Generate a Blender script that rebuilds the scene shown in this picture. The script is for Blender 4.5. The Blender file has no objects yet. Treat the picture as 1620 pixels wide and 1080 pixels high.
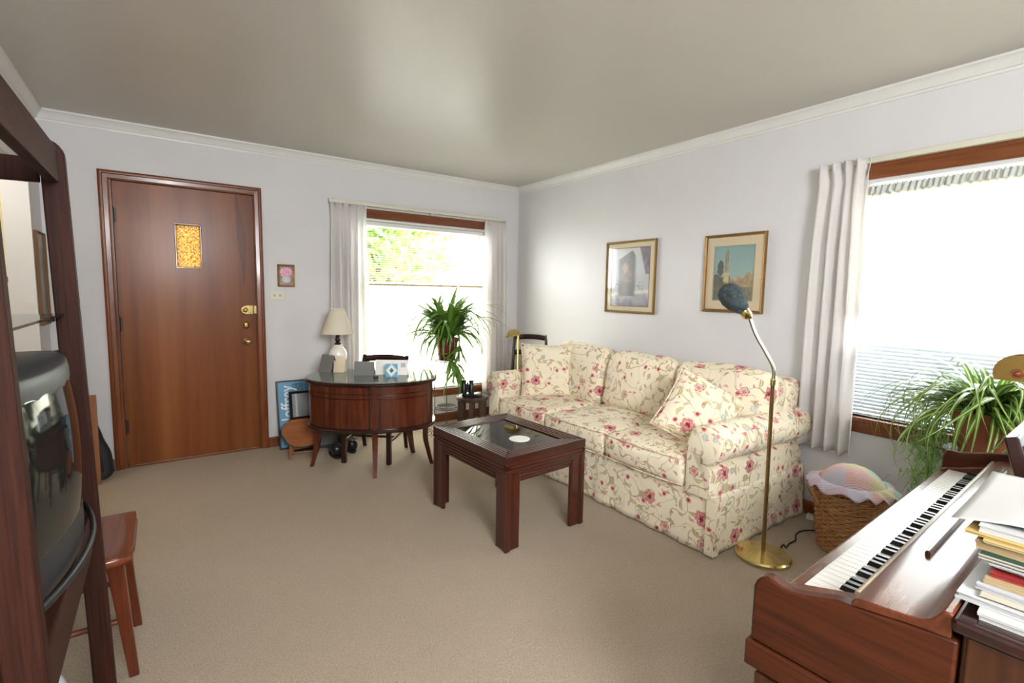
import bpy, bmesh, math, random
from mathutils import Matrix, Vector, noise as mnoise
C = bpy.context.collection
SC = bpy.context.scene
PI = math.pi
rnd = random.Random(7)

def col(r, g, b, k=1.0):
    f = lambda c: (c/255/12.92 if c <= 10 else ((c/255+.055)/1.055)**2.4)*k
    return (f(r), f(g), f(b), 1)

# ------------------------------------------------------------------ camera
cam = bpy.data.objects.new('camera', bpy.data.cameras.new('camera'))
C.objects.link(cam); SC.camera = cam
_R = Vector((0.81748313, -0.57567935, 0.01773757)); _U = Vector((0.04294679, 0.09163918, 0.99486574)); _F = Vector((0.57434912, 0.81252418, -0.09963706))
cam.matrix_world = Matrix(((_R.x, _U.x, -_F.x, -3.18405), (_R.y, _U.y, -_F.y, -4.42843), (_R.z, _U.z, -_F.z, 1.319), (0, 0, 0, 1)))
cam.data.sensor_width = 36; cam.data.lens = 783.0/1620*36
cam.data.clip_start = 0.02
# ------------------------------------------------------------------ light
SC.view_settings.view_transform = 'Standard'; SC.view_settings.look = 'None'
SC.view_settings.gamma = 1; SC.view_settings.use_curve_mapping = False
SC.view_settings.exposure = 1.46
W = bpy.data.worlds.new('sky'); SC.world = W; W.use_nodes = True
bg = W.node_tree.nodes['Background']; bg.inputs[0].default_value = (0.96, 0.98, 1.0, 1); bg.inputs[1].default_value = 9.6

def light(name, kind, loc, direction, energy, color=(1, 1, 1), size=1, size_y=None, portal=False):
    l = bpy.data.lights.new(name, kind); l.energy = energy; l.color = color
    if kind == 'AREA':
        l.size = size
        if size_y: l.shape = 'RECTANGLE'; l.size_y = size_y
        if portal: l.cycles.is_portal = True
    if kind == 'SUN': l.angle = math.radians(size)
    o = bpy.data.objects.new(name, l); C.objects.link(o); o.location = loc
    o.rotation_euler = Vector(direction).to_track_quat('-Z', 'Y').to_euler()
    return o
light('sun', 'SUN', (0, 0, 20), (.25, .62, -.85), 7.0, (1, .96, .88), 1.0)
light('window_daylight', 'AREA', (-1.07, .24, 1.15), (0, -1, 0), 1, size=1.4, size_y=1.7, portal=True)
light('window_daylight', 'AREA', (.24, -3.95, 1.3), (-1, 0, 0), 1, size=1.5, size_y=1.4, portal=True)
light('camera_flash', 'AREA', (-3.02, -4.56, 1.62), (.5, .84, -.02), 3.5, (.96, .98, 1), .12)
light('fill_light', 'AREA', (-2.8, -6.1, 2.1), (.12, .8, -.15), 78, (.94, .97, 1), 1.2)  # unseen fill added behind the camera to brighten the room
light('hall_lamp', 'POINT', (-4.3, -.9, 2.1), (0, 0, -1), 6, (1, .93, .80), .1)

# ------------------------------------------------------------------ mesh helpers
class MB:
    def __init__(s): s.v = []; s.f = []; s.uv = {}; s.x = Matrix()
    def add(s, vs, fs):
        n = len(s.v); s.v += [tuple(s.x @ Vector(p)) for p in vs]; s.f += [tuple(i+n for i in q) for q in fs]; return s
    def box(s, x0, x1, y0, y1, z0, z1):
        return s.add([(x, y, z) for z in (z0, z1) for y in (y0, y1) for x in (x0, x1)],
                     [(0, 2, 3, 1), (4, 5, 7, 6), (0, 1, 5, 4), (1, 3, 7, 5), (3, 2, 6, 7), (2, 0, 4, 6)])
    def prism(s, pts, ax, a0, a1):
        def P(p, a): return {'z': (p[0], p[1], a), 'y': (p[0], a, p[1]), 'x': (a, p[0], p[1])}[ax]
        n = len(pts); vs = [P(p, a0) for p in pts]+[P(p, a1) for p in pts]
        return s.add(vs, [tuple(range(n))[::-1], tuple(range(n, 2*n))]+[(i, (i+1) % n, n+(i+1) % n, n+i) for i in range(n)])
    def lathe(s, prof, n=24, c=(0, 0)):
        vs = []; fs = []
        for r, z in prof:
            for k in range(n):
                a = 2*PI*k/n; vs.append((c[0]+r*math.cos(a), c[1]+r*math.sin(a), z))
        for i in range(len(prof)-1):
            for k in range(n):
                k2 = (k+1) % n; fs.append((i*n+k, i*n+k2, (i+1)*n+k2, (i+1)*n+k))
        if prof[0][0] > 1e-6: fs.append(tuple(range(n))[::-1])
        if prof[-1][0] > 1e-6: fs.append(tuple((len(prof)-1)*n+k for k in range(n)))
        return s.add(vs, fs)
    def tube(s, pts, r, n=8, closed=False, squash=1.0):
        pts = [Vector(p) for p in pts]; N = len(pts); vs = []; fs = []
        rr = r if isinstance(r, (list, tuple)) else [r]*N
        t0 = None
        for i, p in enumerate(pts):
            a = pts[(i-1) % N] if (closed or i > 0) else p; b = pts[(i+1) % N] if (closed or i < N-1) else p
            t = (b-a).normalized()
            if t0 is None:
                u = t.orthogonal().normalized()
            else:
                u = (u - t*u.dot(t)).normalized()
            t0 = t; w = t.cross(u)
            for k in range(n):
                q = 2*PI*k/n; vs.append(p+(u*math.cos(q)+w*math.sin(q)*squash)*rr[i])
        M = N if closed else N-1
        for i in range(M):
            for k in range(n):
                k2 = (k+1) % n; j = (i+1) % N; fs.append((i*n+k, i*n+k2, j*n+k2, j*n+k))
        if not closed: fs += [tuple(range(n))[::-1], tuple((N-1)*n+k for k in range(n))]
        return s.add(vs, fs)
    def grid(s, fn, nu, nv, cu=False):
        vs = [fn(i/nu, j/nv) for j in range(nv+1) for i in range(nu if cu else nu+1)]; w = nu if cu else nu+1; fs = []
        for j in range(nv):
            for i in range(nu):
                i2 = (i+1) % w; fs.append((j*w+i, j*w+i2, (j+1)*w+i2, (j+1)*w+i))
        return s.add(vs, fs)
    def soft(s, dims, r, bulge=(0, 0, 0), n=10, wob=0.0, seed=0, shape=None):
        """rounded, bulging box: dims are half sizes"""
        idx = {}; vs = []; fs = []
        D = Vector(dims); inn = [max(d-r, 0) for d in dims]
        def V(p):
            key = tuple(round(c, 4) for c in p)
            if key in idx: return idx[key]
            q = Vector([p[i]*D[i] for i in range(3)])
            b = Vector([max(-inn[i], min(inn[i], q[i])) for i in range(3)]); d = q-b
            if d.length > 1e-9: q = b+d.normalized()*r
            for i in range(3):
                j, k = (i+1) % 3, (i+2) % 3
                q[i] += bulge[i]*p[i]*(1-p[j]**2)*(1-p[k]**2)
            if shape: q = Vector(shape(p, q))
            if wob:
                h = q*6+Vector((seed*7.3, seed*3.1, seed)); q += wob*Vector((mnoise.noise(h), mnoise.noise(h+Vector((9, 3, 1))), mnoise.noise(h+Vector((2, 8, 5)))))
            idx[key] = len(vs); vs.append(q); return idx[key]
        ts = [math.sin(PI/2*(-1+2*i/n)) for i in range(n+1)]
        for ax in range(3):
            for sg in (-1, 1):
                for i in range(n):
                    for j in range(n):
                        q = []
                        for a, b in ((i, j), (i+1, j), (i+1, j+1), (i, j+1)):
                            p = [0, 0, 0]; p[ax] = sg; p[(ax+1) % 3] = ts[a]; p[(ax+2) % 3] = ts[b]; q.append(V(p))
                        fs.append(tuple(q if sg > 0 else q[::-1]))
        return s.add(vs, fs)

def mesh(name, mb, smooth=None, recalc=True, boxuv=False):
    me = bpy.data.meshes.new(name); me.from_pydata(mb.v, [], mb.f)
    if recalc:
        bm = bmesh.new(); bm.from_mesh(me); bmesh.ops.recalc_face_normals(bm, faces=bm.faces); bm.to_mesh(me); bm.free()
    if smooth is not None:
        me.polygons.foreach_set('use_smooth', [True]*len(me.polygons)); me.set_sharp_from_angle(angle=math.radians(smooth))
    if boxuv: do_boxuv(me)
    me.update(); return me
def do_boxuv(me):
    uv = me.uv_layers.new(name='UVMap').data
    off = rnd.random()*5
    for p in me.polygons:
        n = p.normal; a = max(range(3), key=lambda i: abs(n[i]))
        for li in p.loop_indices:
            c = me.vertices[me.loops[li].vertex_index].co
            uv[li].uv = ((c.y, c.z), (c.x, c.z), (c.x, c.y))[a][0]+off, ((c.y, c.z), (c.x, c.z), (c.x, c.y))[a][1]+off*.7
def obj(name, mb, mat, parent=None, loc=(0, 0, 0), rot=(0, 0, 0), smooth=None, bevel=0, solid=0, boxuv=False, label=None, seg=2, recalc=True):
    me = mb if isinstance(mb, bpy.types.Mesh) else mesh(name, mb, smooth, recalc, boxuv)
    if mat and not me.materials: me.materials.append(mat)
    o = bpy.data.objects.new(name, me); C.objects.link(o); o.location = loc; o.rotation_euler = rot
    if parent: o.parent = parent
    if solid:
        m = o.modifiers.new('solid', 'SOLIDIFY'); m.thickness = solid; m.offset = 0
    if bevel:
        m = o.modifiers.new('bevel', 'BEVEL'); m.width = bevel; m.segments = seg; m.limit_method = 'ANGLE'; m.angle_limit = math.radians(40)
    if label: o['label'] = label
    return o
def tag(o, label, cat, group=None):
    o['label'] = label; o['category'] = cat
    if group: o['group'] = group
    return o
def thing(name, label, cat, loc=(0, 0, 0), rotz=0, group=None, rot=None):
    o = bpy.data.objects.new(name, None); C.objects.link(o); o.location = loc; o.rotation_euler = rot or (0, 0, rotz); o.empty_display_size = .05
    return tag(o, label, cat, group)
def struct(name, mb, mat, parent=None, **k):
    o = obj(name, mb, mat, parent, **k)
    if not parent: o['kind'] = 'structure'
    return o
def sroot(name, loc=(0, 0, 0), rotz=0):
    o = bpy.data.objects.new(name, None); C.objects.link(o); o.location = loc; o.rotation_euler = (0, 0, rotz); o['kind'] = 'structure'; o.empty_display_size = .05
    return o
def smoothpath(pts, n=6):
    P = [Vector(p) for p in pts]; out = []
    for i in range(len(P)-1):
        a = P[max(i-1, 0)]; b = P[i]; c = P[i+1]; d = P[min(i+2, len(P)-1)]
        for k in range(n):
            t = k/n; out.append(.5*((2*b)+(c-a)*t+(2*a-5*b+4*c-d)*t*t+(3*b-a-3*c+d)*t**3))
    return out+[P[-1]]
def T(x=0, y=0, z=0, rx=0, ry=0, rz=0):
    return Matrix.Translation((x, y, z)) @ Matrix.Rotation(rz, 4, 'Z') @ Matrix.Rotation(ry, 4, 'Y') @ Matrix.Rotation(rx, 4, 'X')

# ------------------------------------------------------------------ material helpers
class NT:
    def __init__(s, name):
        s.m = bpy.data.materials.new(name); s.m.use_nodes = True; s.t = s.m.node_tree; s.b = s.t.nodes['Principled BSDF']; s.out = s.t.nodes['Material Output']
    def n(s, kind, **k):
        d = s.t.nodes.new(kind)
        for a, b in k.items():
            if a.startswith('i_'):
                key = a[2:]; key = int(key) if key.isdigit() else key.replace('_', ' ')
                s.put(d.inputs[key], b)
            else: setattr(d, a, b)
        return d
    def put(s, sock, v):
        if isinstance(v, bpy.types.NodeSocket): s.t.links.new(v, sock)
        else: sock.default_value = v
    def math(s, op, a, b=0.0, c=None, clamp=False):
        d = s.t.nodes.new('ShaderNodeMath'); d.operation = op; d.use_clamp = clamp; s.put(d.inputs[0], a); s.put(d.inputs[1], b)
        if c is not None: s.put(d.inputs[2], c)
        return d.outputs[0]
    def mix(s, f, a, b, mode='MIX'):
        d = s.t.nodes.new('ShaderNodeMix'); d.data_type = 'RGBA'; d.blend_type = mode; s.put(d.inputs[0], f); s.put(d.inputs[6], a); s.put(d.inputs[7], b); return d.outputs[2]
    def ramp(s, f, stops, interp='LINEAR'):
        d = s.t.nodes.new('ShaderNodeValToRGB'); d.color_ramp.interpolation = interp; s.put(d.inputs[0], f)
        e = d.color_ramp.elements
        while len(e) < len(stops): e.new(.5)
        for el, (p, c) in zip(e, stops): el.position = p; el.color = c if not isinstance(c, (int, float)) else (c, c, c, 1)
        return d.outputs[0]
    def coord(s, which='Object', scale=(1, 1, 1)):
        tc = s.t.nodes.new('ShaderNodeTexCoord'); m = s.n('ShaderNodeMapping'); m.inputs['Scale'].default_value = scale
        s.t.links.new(tc.outputs[which], m.inputs['Vector']); return m.outputs[0]
    def noise(s, vec, scale=5, detail=4, rough=.5, dist=0.0):
        d = s.n('ShaderNodeTexNoise'); s.put(d.inputs['Vector'], vec); d.inputs['Scale'].default_value = scale; d.inputs['Detail'].default_value = detail
        d.inputs['Roughness'].default_value = rough; d.inputs['Distortion'].default_value = dist; return d.outputs['Fac']
    def bump(s, h, strength=.2, dist=.01):
        d = s.n('ShaderNodeBump'); s.put(d.inputs['Height'], h); d.inputs['Strength'].default_value = strength; d.inputs['Distance'].default_value = dist
        s.t.links.new(d.outputs[0], s.b.inputs['Normal'])
    def set(s, **k):
        for a, v in k.items(): s.put(s.b.inputs[a.replace('_', ' ')], v)
        return s.m
def plain(name, c, rough=.6, metal=0.0, var=.06, spec=.5, nscale=8, **k):
    m = NT(name); nz = m.noise(m.coord('Object'), nscale, 3)
    hi = tuple(min(1, x*(1+var)) for x in c[:3])+(1,); lo = tuple(x*(1-var) for x in c[:3])+(1,)
    m.set(Base_Color=m.mix(nz, lo, hi), Roughness=rough, Metallic=metal, Specular_IOR_Level=spec, **k); return m.m
def wood(name, dark, light_, axis='z', scale=1.0, rough=.3, coat=.25, ring=.35, bump=.05, spec=.3):
    dark, light_ = [tuple(x*.64 for x in c[:3])+(1,) for c in (dark, light_)]
    m = NT(name); s = [9*scale]*3; s['xyz'.index(axis)] = .7*scale
    v = m.coord('Object', s); a = m.noise(v, 1.6, 5, .6, 1.2)
    s2 = [90*scale]*3; s2['xyz'.index(axis)] = 2.5*scale
    b = m.noise(m.coord('Object', s2), 1.5, 3, .6)
    f = m.math('ADD', m.math('MULTIPLY', a, 1-ring), m.math('MULTIPLY', b, ring))
    mid = tuple((x+y)/2 for x, y in zip(dark, light_))
    m.set(Base_Color=m.ramp(f, [(.32, dark), (.5, mid), (.68, light_)]), Roughness=rough, Coat_Weight=coat, Coat_Roughness=.12, Specular_IOR_Level=spec)
    if bump: m.bump(b, bump, .002)
    return m.m

MAT = {}
def wallmat():
    m = NT('wall_paint'); nz = m.noise(m.coord('Object'), 3, 3)
    m.set(Base_Color=m.mix(nz, col(205, 203, 203), col(212, 210, 210)), Roughness=.42, Specular_IOR_Level=.07)
    m.bump(m.noise(m.coord('Object'), 160, 2), .06, .002); return m.m
def ceilmat():
    m = NT('ceiling_paint'); nz = m.noise(m.coord('Object'), 1.2, 3)
    m.set(Base_Color=m.mix(nz, col(195, 189, 181), col(201, 195, 188)), Roughness=.34, Specular_IOR_Level=.22)
    m.bump(m.noise(m.coord('Object'), 6, 2), .04, .02); return m.m
def carpetmat():
    m = NT('carpet'); a = m.noise(m.coord('Object'), 1.3, 4, .6); b = m.noise(m.coord('Object'), 170, 2, .7); c = m.noise(m.coord('Object'), 14, 3, .6)
    base = m.mix(a, col(184, 165, 140, .88), col(203, 185, 162, .88))
    base = m.mix(m.math('MULTIPLY', c, .35), base, col(210, 193, 171, .88))
    base = m.mix(m.ramp(b, [(.35, .55), (.6, 0.)]), base, col(148, 129, 106, .88))
    m.set(Base_Color=base, Roughness=.95, Specular_IOR_Level=.1, Sheen_Weight=.15, Sheen_Roughness=.5)
    m.bump(m.math('ADD', b, m.math('MULTIPLY', m.noise(m.coord('Object'), 60, 2), .6)), .8, .012); return m.m
def floral():
    m = NT('floral_fabric')
    uvn = m.n('ShaderNodeUVMap'); uvn.uv_map = 'UVMap'; uv = uvn.outputs[0]
    warp = m.n('ShaderNodeVectorMath', operation='MULTIPLY_ADD')
    nz3 = m.n('ShaderNodeTexNoise'); m.put(nz3.inputs['Vector'], uv); nz3.inputs['Scale'].default_value = 9
    m.put(warp.inputs[0], nz3.outputs['Color']); warp.inputs[1].default_value = (.02, .02, 0); m.put(warp.inputs[2], uv); uvw = warp.outputs[0]
    base = m.mix(m.noise(uv, 6, 3), col(234, 222, 193), col(242, 232, 208))
    def scatter(scale, off):
        mp = m.n('ShaderNodeMapping'); m.put(mp.inputs['Vector'], uvw); mp.inputs['Scale'].default_value = (scale,)*3; mp.inputs['Location'].default_value = (off, off*1.7, 0)
        vo = m.n('ShaderNodeTexVoronoi'); vo.voronoi_dimensions = '2D'; vo.feature = 'F1'; m.put(vo.inputs['Vector'], mp.outputs[0]); vo.inputs['Scale'].default_value = 1; vo.inputs['Randomness'].default_value = .75
        sub = m.n('ShaderNodeVectorMath', operation='SUBTRACT'); m.put(sub.inputs[0], mp.outputs[0]); m.put(sub.inputs[1], vo.outputs['Position'])
        sp = m.n('ShaderNodeSeparateColor'); m.put(sp.inputs[0], vo.outputs['Color'])
        ro = m.n('ShaderNodeVectorRotate'); ro.rotation_type = 'Z_AXIS'; m.put(ro.inputs['Vector'], sub.outputs[0]); m.put(ro.inputs['Angle'], m.math('MULTIPLY', sp.outputs[0], 6.28))
        xy = m.n('ShaderNodeSeparateXYZ'); m.put(xy.inputs[0], ro.outputs[0])
        return xy.outputs[0], xy.outputs[1], sp.outputs[1], sp.outputs[2]
    def leaf(scale, off, a, b, prob, colour, base, vein=None):
        x, y, g, bl = scatter(scale, off)
        yy = m.math('ADD', y, m.math('MULTIPLY', m.math('MULTIPLY', x, x), 1.2))
        e = m.math('ADD', m.math('POWER', m.math('ABSOLUTE', m.math('DIVIDE', x, a)), 1.5), m.math('POWER', m.math('ABSOLUTE', m.math('DIVIDE', yy, b)), 1.5))
        k = m.math('MULTIPLY', m.ramp(e, [(.75, 1.), (1., 0.)]), m.math('LESS_THAN', g, prob))
        if vein:
            k2 = m.math('MULTIPLY', k, m.math('GREATER_THAN', m.math('ABSOLUTE', yy), .012)); c = m.mix(bl, colour, vein)
            return m.mix(k2, base, c)
        return m.mix(k, base, colour)
    # vines
    for sc, off, c in ((4.3, 0, col(176, 160, 118)), (6.1, 3.3, col(192, 176, 138))):
        n1 = m.n('ShaderNodeTexNoise'); mp = m.n('ShaderNodeMapping'); m.put(mp.inputs['Vector'], uv); mp.inputs['Location'].default_value = (off, off, 0); m.put(n1.inputs['Vector'], mp.outputs[0]); n1.inputs['Scale'].default_value = sc; n1.inputs['Detail'].default_value = 1
        k = m.math('LESS_THAN', m.math('ABSOLUTE', m.math('SUBTRACT', n1.outputs['Fac'], .5)), .0042)
        base = m.mix(m.math('MULTIPLY', k, .85), base, c)
    base = leaf(9.5, 1.3, .36, .11, .5, col(170, 152, 104), base, col(196, 178, 132))
    base = leaf(13.0, 7.7, .36, .10, .42, col(164, 148, 108), base, col(200, 186, 146))
    base = leaf(15.0, 4.1, .30, .10, .45, col(196, 118, 116), base, col(214, 160, 150))
    base = leaf(20.0, 9.1, .26, .10, .32, col(190, 104, 108), base, col(214, 168, 160))
    base = leaf(10.0, 5.9, .26, .20, .12, col(176, 180, 172), base, col(202, 204, 194))
    def flower(scale, off, size, prob, base, stops):
        x, y, g, bl = scatter(scale, off)
        r = m.math('SQRT', m.math('ADD', m.math('MULTIPLY', x, x), m.math('MULTIPLY', y, y))); th = m.math('ARCTAN2', y, x)
        pet = m.math('ADD', .74, m.math('MULTIPLY', m.math('ABSOLUTE', m.math('COSINE', m.math('MULTIPLY', th, 3.0))), .26))
        R = m.math('MULTIPLY', pet, size); q = m.math('DIVIDE', r, R)
        inner = m.math('ADD', q, m.math('MULTIPLY', m.math('SUBTRACT', m.noise(uv, 70, 4, .75), .5), 1.6))
        k = m.math('MULTIPLY', m.ramp(q, [(.92, 1.), (1., 0.)]), m.math('LESS_THAN', g, prob))
        return m.mix(k, base, m.ramp(inner, stops))
    base = flower(9.5, 2.2, .17, .26, base, [(.0, col(120, 40, 52)), (.35, col(180, 72, 84)), (.7, col(214, 140, 136)), (1., col(226, 190, 176))])
    base = flower(4.8, 6.4, .22, .45, base, [(.05, col(112, 34, 44)), (.3, col(168, 54, 70)), (.5, col(224, 190, 178)), (.68, col(184, 84, 92)), (.95, col(222, 170, 160))])
    base = flower(6.3, 11.4, .19, .25, base, [(.0, col(196, 150, 90)), (.3, col(200, 120, 120)), (.6, col(230, 206, 190)), (1., col(170, 60, 76))])
    m.set(Base_Color=base, Roughness=.9, Specular_IOR_Level=.15, Sheen_Weight=.1)
    m.bump(m.noise(uv, 14, 4, .6), .22, .02); return m.m
def sheer(name, c, transp=.35, trl=.7):
    m = NT(name); t = m.t; d = m.n('ShaderNodeBsdfDiffuse', i_Color=c); tl = m.n('ShaderNodeBsdfTranslucent', i_Color=c); tr = m.n('ShaderNodeBsdfTransparent')
    a = m.n('ShaderNodeMixShader'); a.inputs[0].default_value = trl; t.links.new(d.outputs[0], a.inputs[1]); t.links.new(tl.outputs[0], a.inputs[2])
    b = m.n('ShaderNodeMixShader'); b.inputs[0].default_value = transp; t.links.new(a.outputs[0], b.inputs[1]); t.links.new(tr.outputs[0], b.inputs[2])
    t.links.new(b.outputs[0], m.out.inputs[0]); return m.m
def curtainmat():
    m = NT('curtain_fabric'); t = m.t; w = m.noise(m.coord('Object', (14, 14, 260)), 1, 2)
    c = m.mix(w, col(243, 240, 238), col(252, 250, 249))
    d = m.n('ShaderNodeBsdfDiffuse', i_Color=c); tl = m.n('ShaderNodeBsdfTranslucent', i_Color=c); a = m.n('ShaderNodeMixShader'); a.inputs[0].default_value = .6
    t.links.new(d.outputs[0], a.inputs[1]); t.links.new(tl.outputs[0], a.inputs[2]); t.links.new(a.outputs[0], m.out.inputs[0]); return m.m
def paneglass():
    m = NT('window_glass'); t = m.t; tr = m.n('ShaderNodeBsdfTransparent', i_Color=(.97, .98, .97, 1)); g = m.n('ShaderNodeBsdfGlossy'); g.inputs['Roughness'].default_value = .02
    f = m.n('ShaderNodeFresnel'); f.inputs[0].default_value = 1.45; a = m.n('ShaderNodeMixShader'); ge = m.n('ShaderNodeNewGeometry'); t.links.new(m.math('MULTIPLY', f.outputs[0], m.math('SUBTRACT', 1.0, ge.outputs['Backfacing'])), a.inputs[0]); t.links.new(tr.outputs[0], a.inputs[1]); t.links.new(g.outputs[0], a.inputs[2]); t.links.new(a.outputs[0], m.out.inputs[0]); return m.m
def tintglass(name, tint, ior=1.55, haze=0.0):
    m = NT(name); t = m.t; tr = m.n('ShaderNodeBsdfTransparent', i_Color=tint); g = m.n('ShaderNodeBsdfGlossy'); g.inputs['Roughness'].default_value = .015
    f = m.n('ShaderNodeFresnel'); f.inputs[0].default_value = ior; a = m.n('ShaderNodeMixShader'); ge = m.n('ShaderNodeNewGeometry'); t.links.new(m.math('MULTIPLY', f.outputs[0], m.math('SUBTRACT', 1.0, ge.outputs['Backfacing'])), a.inputs[0]); t.links.new(tr.outputs[0], a.inputs[1]); t.links.new(g.outputs[0], a.inputs[2]); hz_ = m.n('ShaderNodeBsdfDiffuse', i_Color=(.62, .66, .62, 1)); b = m.n('ShaderNodeMixShader'); b.inputs[0].default_value = haze; t.links.new(a.outputs[0], b.inputs[1]); t.links.new(hz_.outputs[0], b.inputs[2]); t.links.new(b.outputs[0], m.out.inputs[0]); return m.m
def amberglass():
    m = NT('amber_glass'); t = m.t; v = m.coord('Object'); n1 = m.noise(v, 55, 3, .6); c = m.ramp(n1, [(.3, col(96, 56, 8, .10)), (.6, col(220, 160, 66, .18))])
    tl = m.n('ShaderNodeBsdfTranslucent', i_Color=c); tr = m.n('ShaderNodeBsdfTransparent', i_Color=col(120, 84, 32, .15)); g = m.n('ShaderNodeBsdfGlossy'); g.inputs['Roughness'].default_value = .12
    a = m.n('ShaderNodeMixShader'); a.inputs[0].default_value = .2; t.links.new(tl.outputs[0], a.inputs[1]); t.links.new(tr.outputs[0], a.inputs[2])
    b = m.n('ShaderNodeMixShader'); b.inputs[0].default_value = .08; t.links.new(a.outputs[0], b.inputs[1]); t.links.new(g.outputs[0], b.inputs[2]); t.links.new(b.outputs[0], m.out.inputs[0]); return m.m
def leafmat(name, edge, mid, stripe=.16):
    m = NT(name); uvn = m.n('ShaderNodeUVMap'); uvn.uv_map = 'UVMap'; s = m.n('ShaderNodeSeparateXYZ'); m.put(s.inputs[0], uvn.outputs[0])
    k = m.math('ABSOLUTE', m.math('SUBTRACT', s.outputs[0], .5)); oi = m.n('ShaderNodeObjectInfo')
    e2 = m.mix(oi.outputs['Random'], edge, tuple(min(1, c*1.5) for c in edge[:3])+(1,))
    c = m.mix(m.ramp(k, [(stripe*.6, 1.), (stripe, 0.)]), e2, mid)
    m.set(Base_Color=c, Roughness=.38, Specular_IOR_Level=.45)
    tl = m.n('ShaderNodeBsdfTranslucent'); m.put(tl.inputs[0], c); a = m.n('ShaderNodeMixShader'); a.inputs[0].default_value = .22
    m.t.links.new(m.b.outputs[0], a.inputs[1]); m.t.links.new(tl.outputs[0], a.inputs[2]); m.t.links.new(a.outputs[0], m.out.inputs[0]); return m.m
def paintmat(name, rough=.6):
    m = NT(name); a = m.n('ShaderNodeAttribute'); a.attribute_name = 'Col'; m.set(Base_Color=a.outputs['Color'], Roughness=rough); return m.m
def doormat():
    m = NT('door_veneer'); v = m.coord('Object', (1, 1, .16)); a = m.noise(m.coord('Object', (7, 7, .35)), 1, 3, .5, .4); b = m.noise(m.coord('Object', (140, 140, 3)), 1, 3, .6)
    vo = m.noise(m.coord('Object', (5.2, 1, .0)), 1, 0)
    f = m.math('ADD', m.math('MULTIPLY', a, .55), m.math('ADD', m.math('MULTIPLY', b, .2), m.math('MULTIPLY', vo, .25)))
    c = m.ramp(f, [(.33, col(112, 61, 30, .62)), (.5, col(148, 84, 42, .62)), (.66, col(168, 104, 56, .62))])
    # the dark streak in the veneer near the lock side
    o = m.n('ShaderNodeTexCoord'); s = m.n('ShaderNodeSeparateXYZ'); m.put(s.inputs[0], o.outputs['Object'])
    cx = m.math('ADD', .758, m.math('MULTIPLY', m.math('SINE', m.math('MULTIPLY', m.math('SUBTRACT', s.outputs[2], 1.0), 3.4)), .028))
    dx = m.math('ABSOLUTE', m.math('SUBTRACT', s.outputs[0], cx)); wz = m.math('MULTIPLY', m.math('SUBTRACT', 1, m.math('ABSOLUTE', m.math('MULTIPLY', m.math('SUBTRACT', s.outputs[2], 1.70), 2.6)), clamp=True), .034)
    k = m.math('MULTIPLY', m.math('LESS_THAN', dx, m.math('ADD', m.math('MULTIPLY', wz, m.math('ADD', .45, b)), 0)), .5)
    c = m.mix(k, c, col(80, 34, 22, .6))
    m.set(Base_Color=c, Roughness=.34, Coat_Weight=.1, Coat_Roughness=.2, Specular_IOR_Level=.18); return m.m
def wovenmat(name, c1, c2):
    m = NT(name); n1 = m.noise(m.coord('Object'), 30, 3); m.set(Base_Color=m.mix(n1, c1, c2), Roughness=.55); return m.m
def seersucker():
    m = NT('pastel_patchwork'); o = m.n('ShaderNodeTexCoord'); s = m.n('ShaderNodeSeparateXYZ'); m.put(s.inputs[0], o.outputs['Object'])
    fx = m.math('FLOOR', m.math('ADD', m.math('ADD', m.math('MULTIPLY', s.outputs[0], 8.6), m.math('MULTIPLY', s.outputs[1], 4.6)), 40.35)); fy = m.math('FLOOR', m.math('ADD', m.math('SUBTRACT', m.math('MULTIPLY', s.outputs[1], 8.6), m.math('MULTIPLY', s.outputs[0], 4.6)), 40.6))
    idx = m.math('DIVIDE', m.math('MODULO', m.math('ADD', m.math('MULTIPLY', fx, 2.0), m.math('MULTIPLY', fy, 3.0)), 5.0), 5.0); idx = m.math('ADD', idx, .02)
    c = m.ramp(idx, [(0, col(212, 198, 140, .7)), (.2, col(200, 192, 212, .75)), (.4, col(156, 192, 172, .7)), (.6, col(228, 172, 170, .75)), (.8, col(206, 176, 198, .7))], 'CONSTANT')
    st = m.math('SINE', m.math('MULTIPLY', m.math('ADD', s.outputs[0], m.math('MULTIPLY', s.outputs[1], .6)), 620))
    c = m.mix(m.math('MULTIPLY', m.math('GREATER_THAN', st, .2), .35), c, col(244, 240, 238))
    m.set(Base_Color=c, Roughness=.85); m.bump(st, .15, .003); return m.m

WALL = wallmat(); CEIL = ceilmat(); CARPET = carpetmat(); FLORAL = floral(); CURT = curtainmat(); PANE = paneglass(); AMBER = amberglass(); DOOR = doormat()
WHITE = plain('white_paint', col(214, 213, 208), .4)
CREAM = plain('hall_cream_paint', col(230, 216, 176), .6)
TRIMX = wood('trim_wood', col(108, 57, 30), col(166, 98, 56), 'x', 1.0); TRIMY = wood('trim_wood_y', col(108, 57, 30), col(166, 98, 56), 'y', 1.0); TRIMZ = wood('trim_wood_z', col(104, 52, 26), col(160, 90, 48), 'z', 1.0)
SHEER = sheer('sheer_voile', (.70, .67, .58, 1), .22); BLIND = sheer('blind_vinyl', (.60, .65, .69, 1), .0, .02)
BRASS = plain('polished_brass', col(226, 204, 140), .16, 1.0); DULLBRASS = plain('dull_brass', col(150, 122, 66), .35, 1.0); GOLD = plain('gilt_frame', col(142, 108, 62), .42, .7, .3, nscale=60)
BLACK = plain('black_plastic', col(22, 22, 24), .35); IRON = plain('dark_iron', col(52, 44, 38), .45, .6)
PAPER = plain('white_paper', col(236, 234, 230), .8); PAINT = paintmat('printed_art', .55); PAINTG = paintmat('glazed_art', .3)
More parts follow.
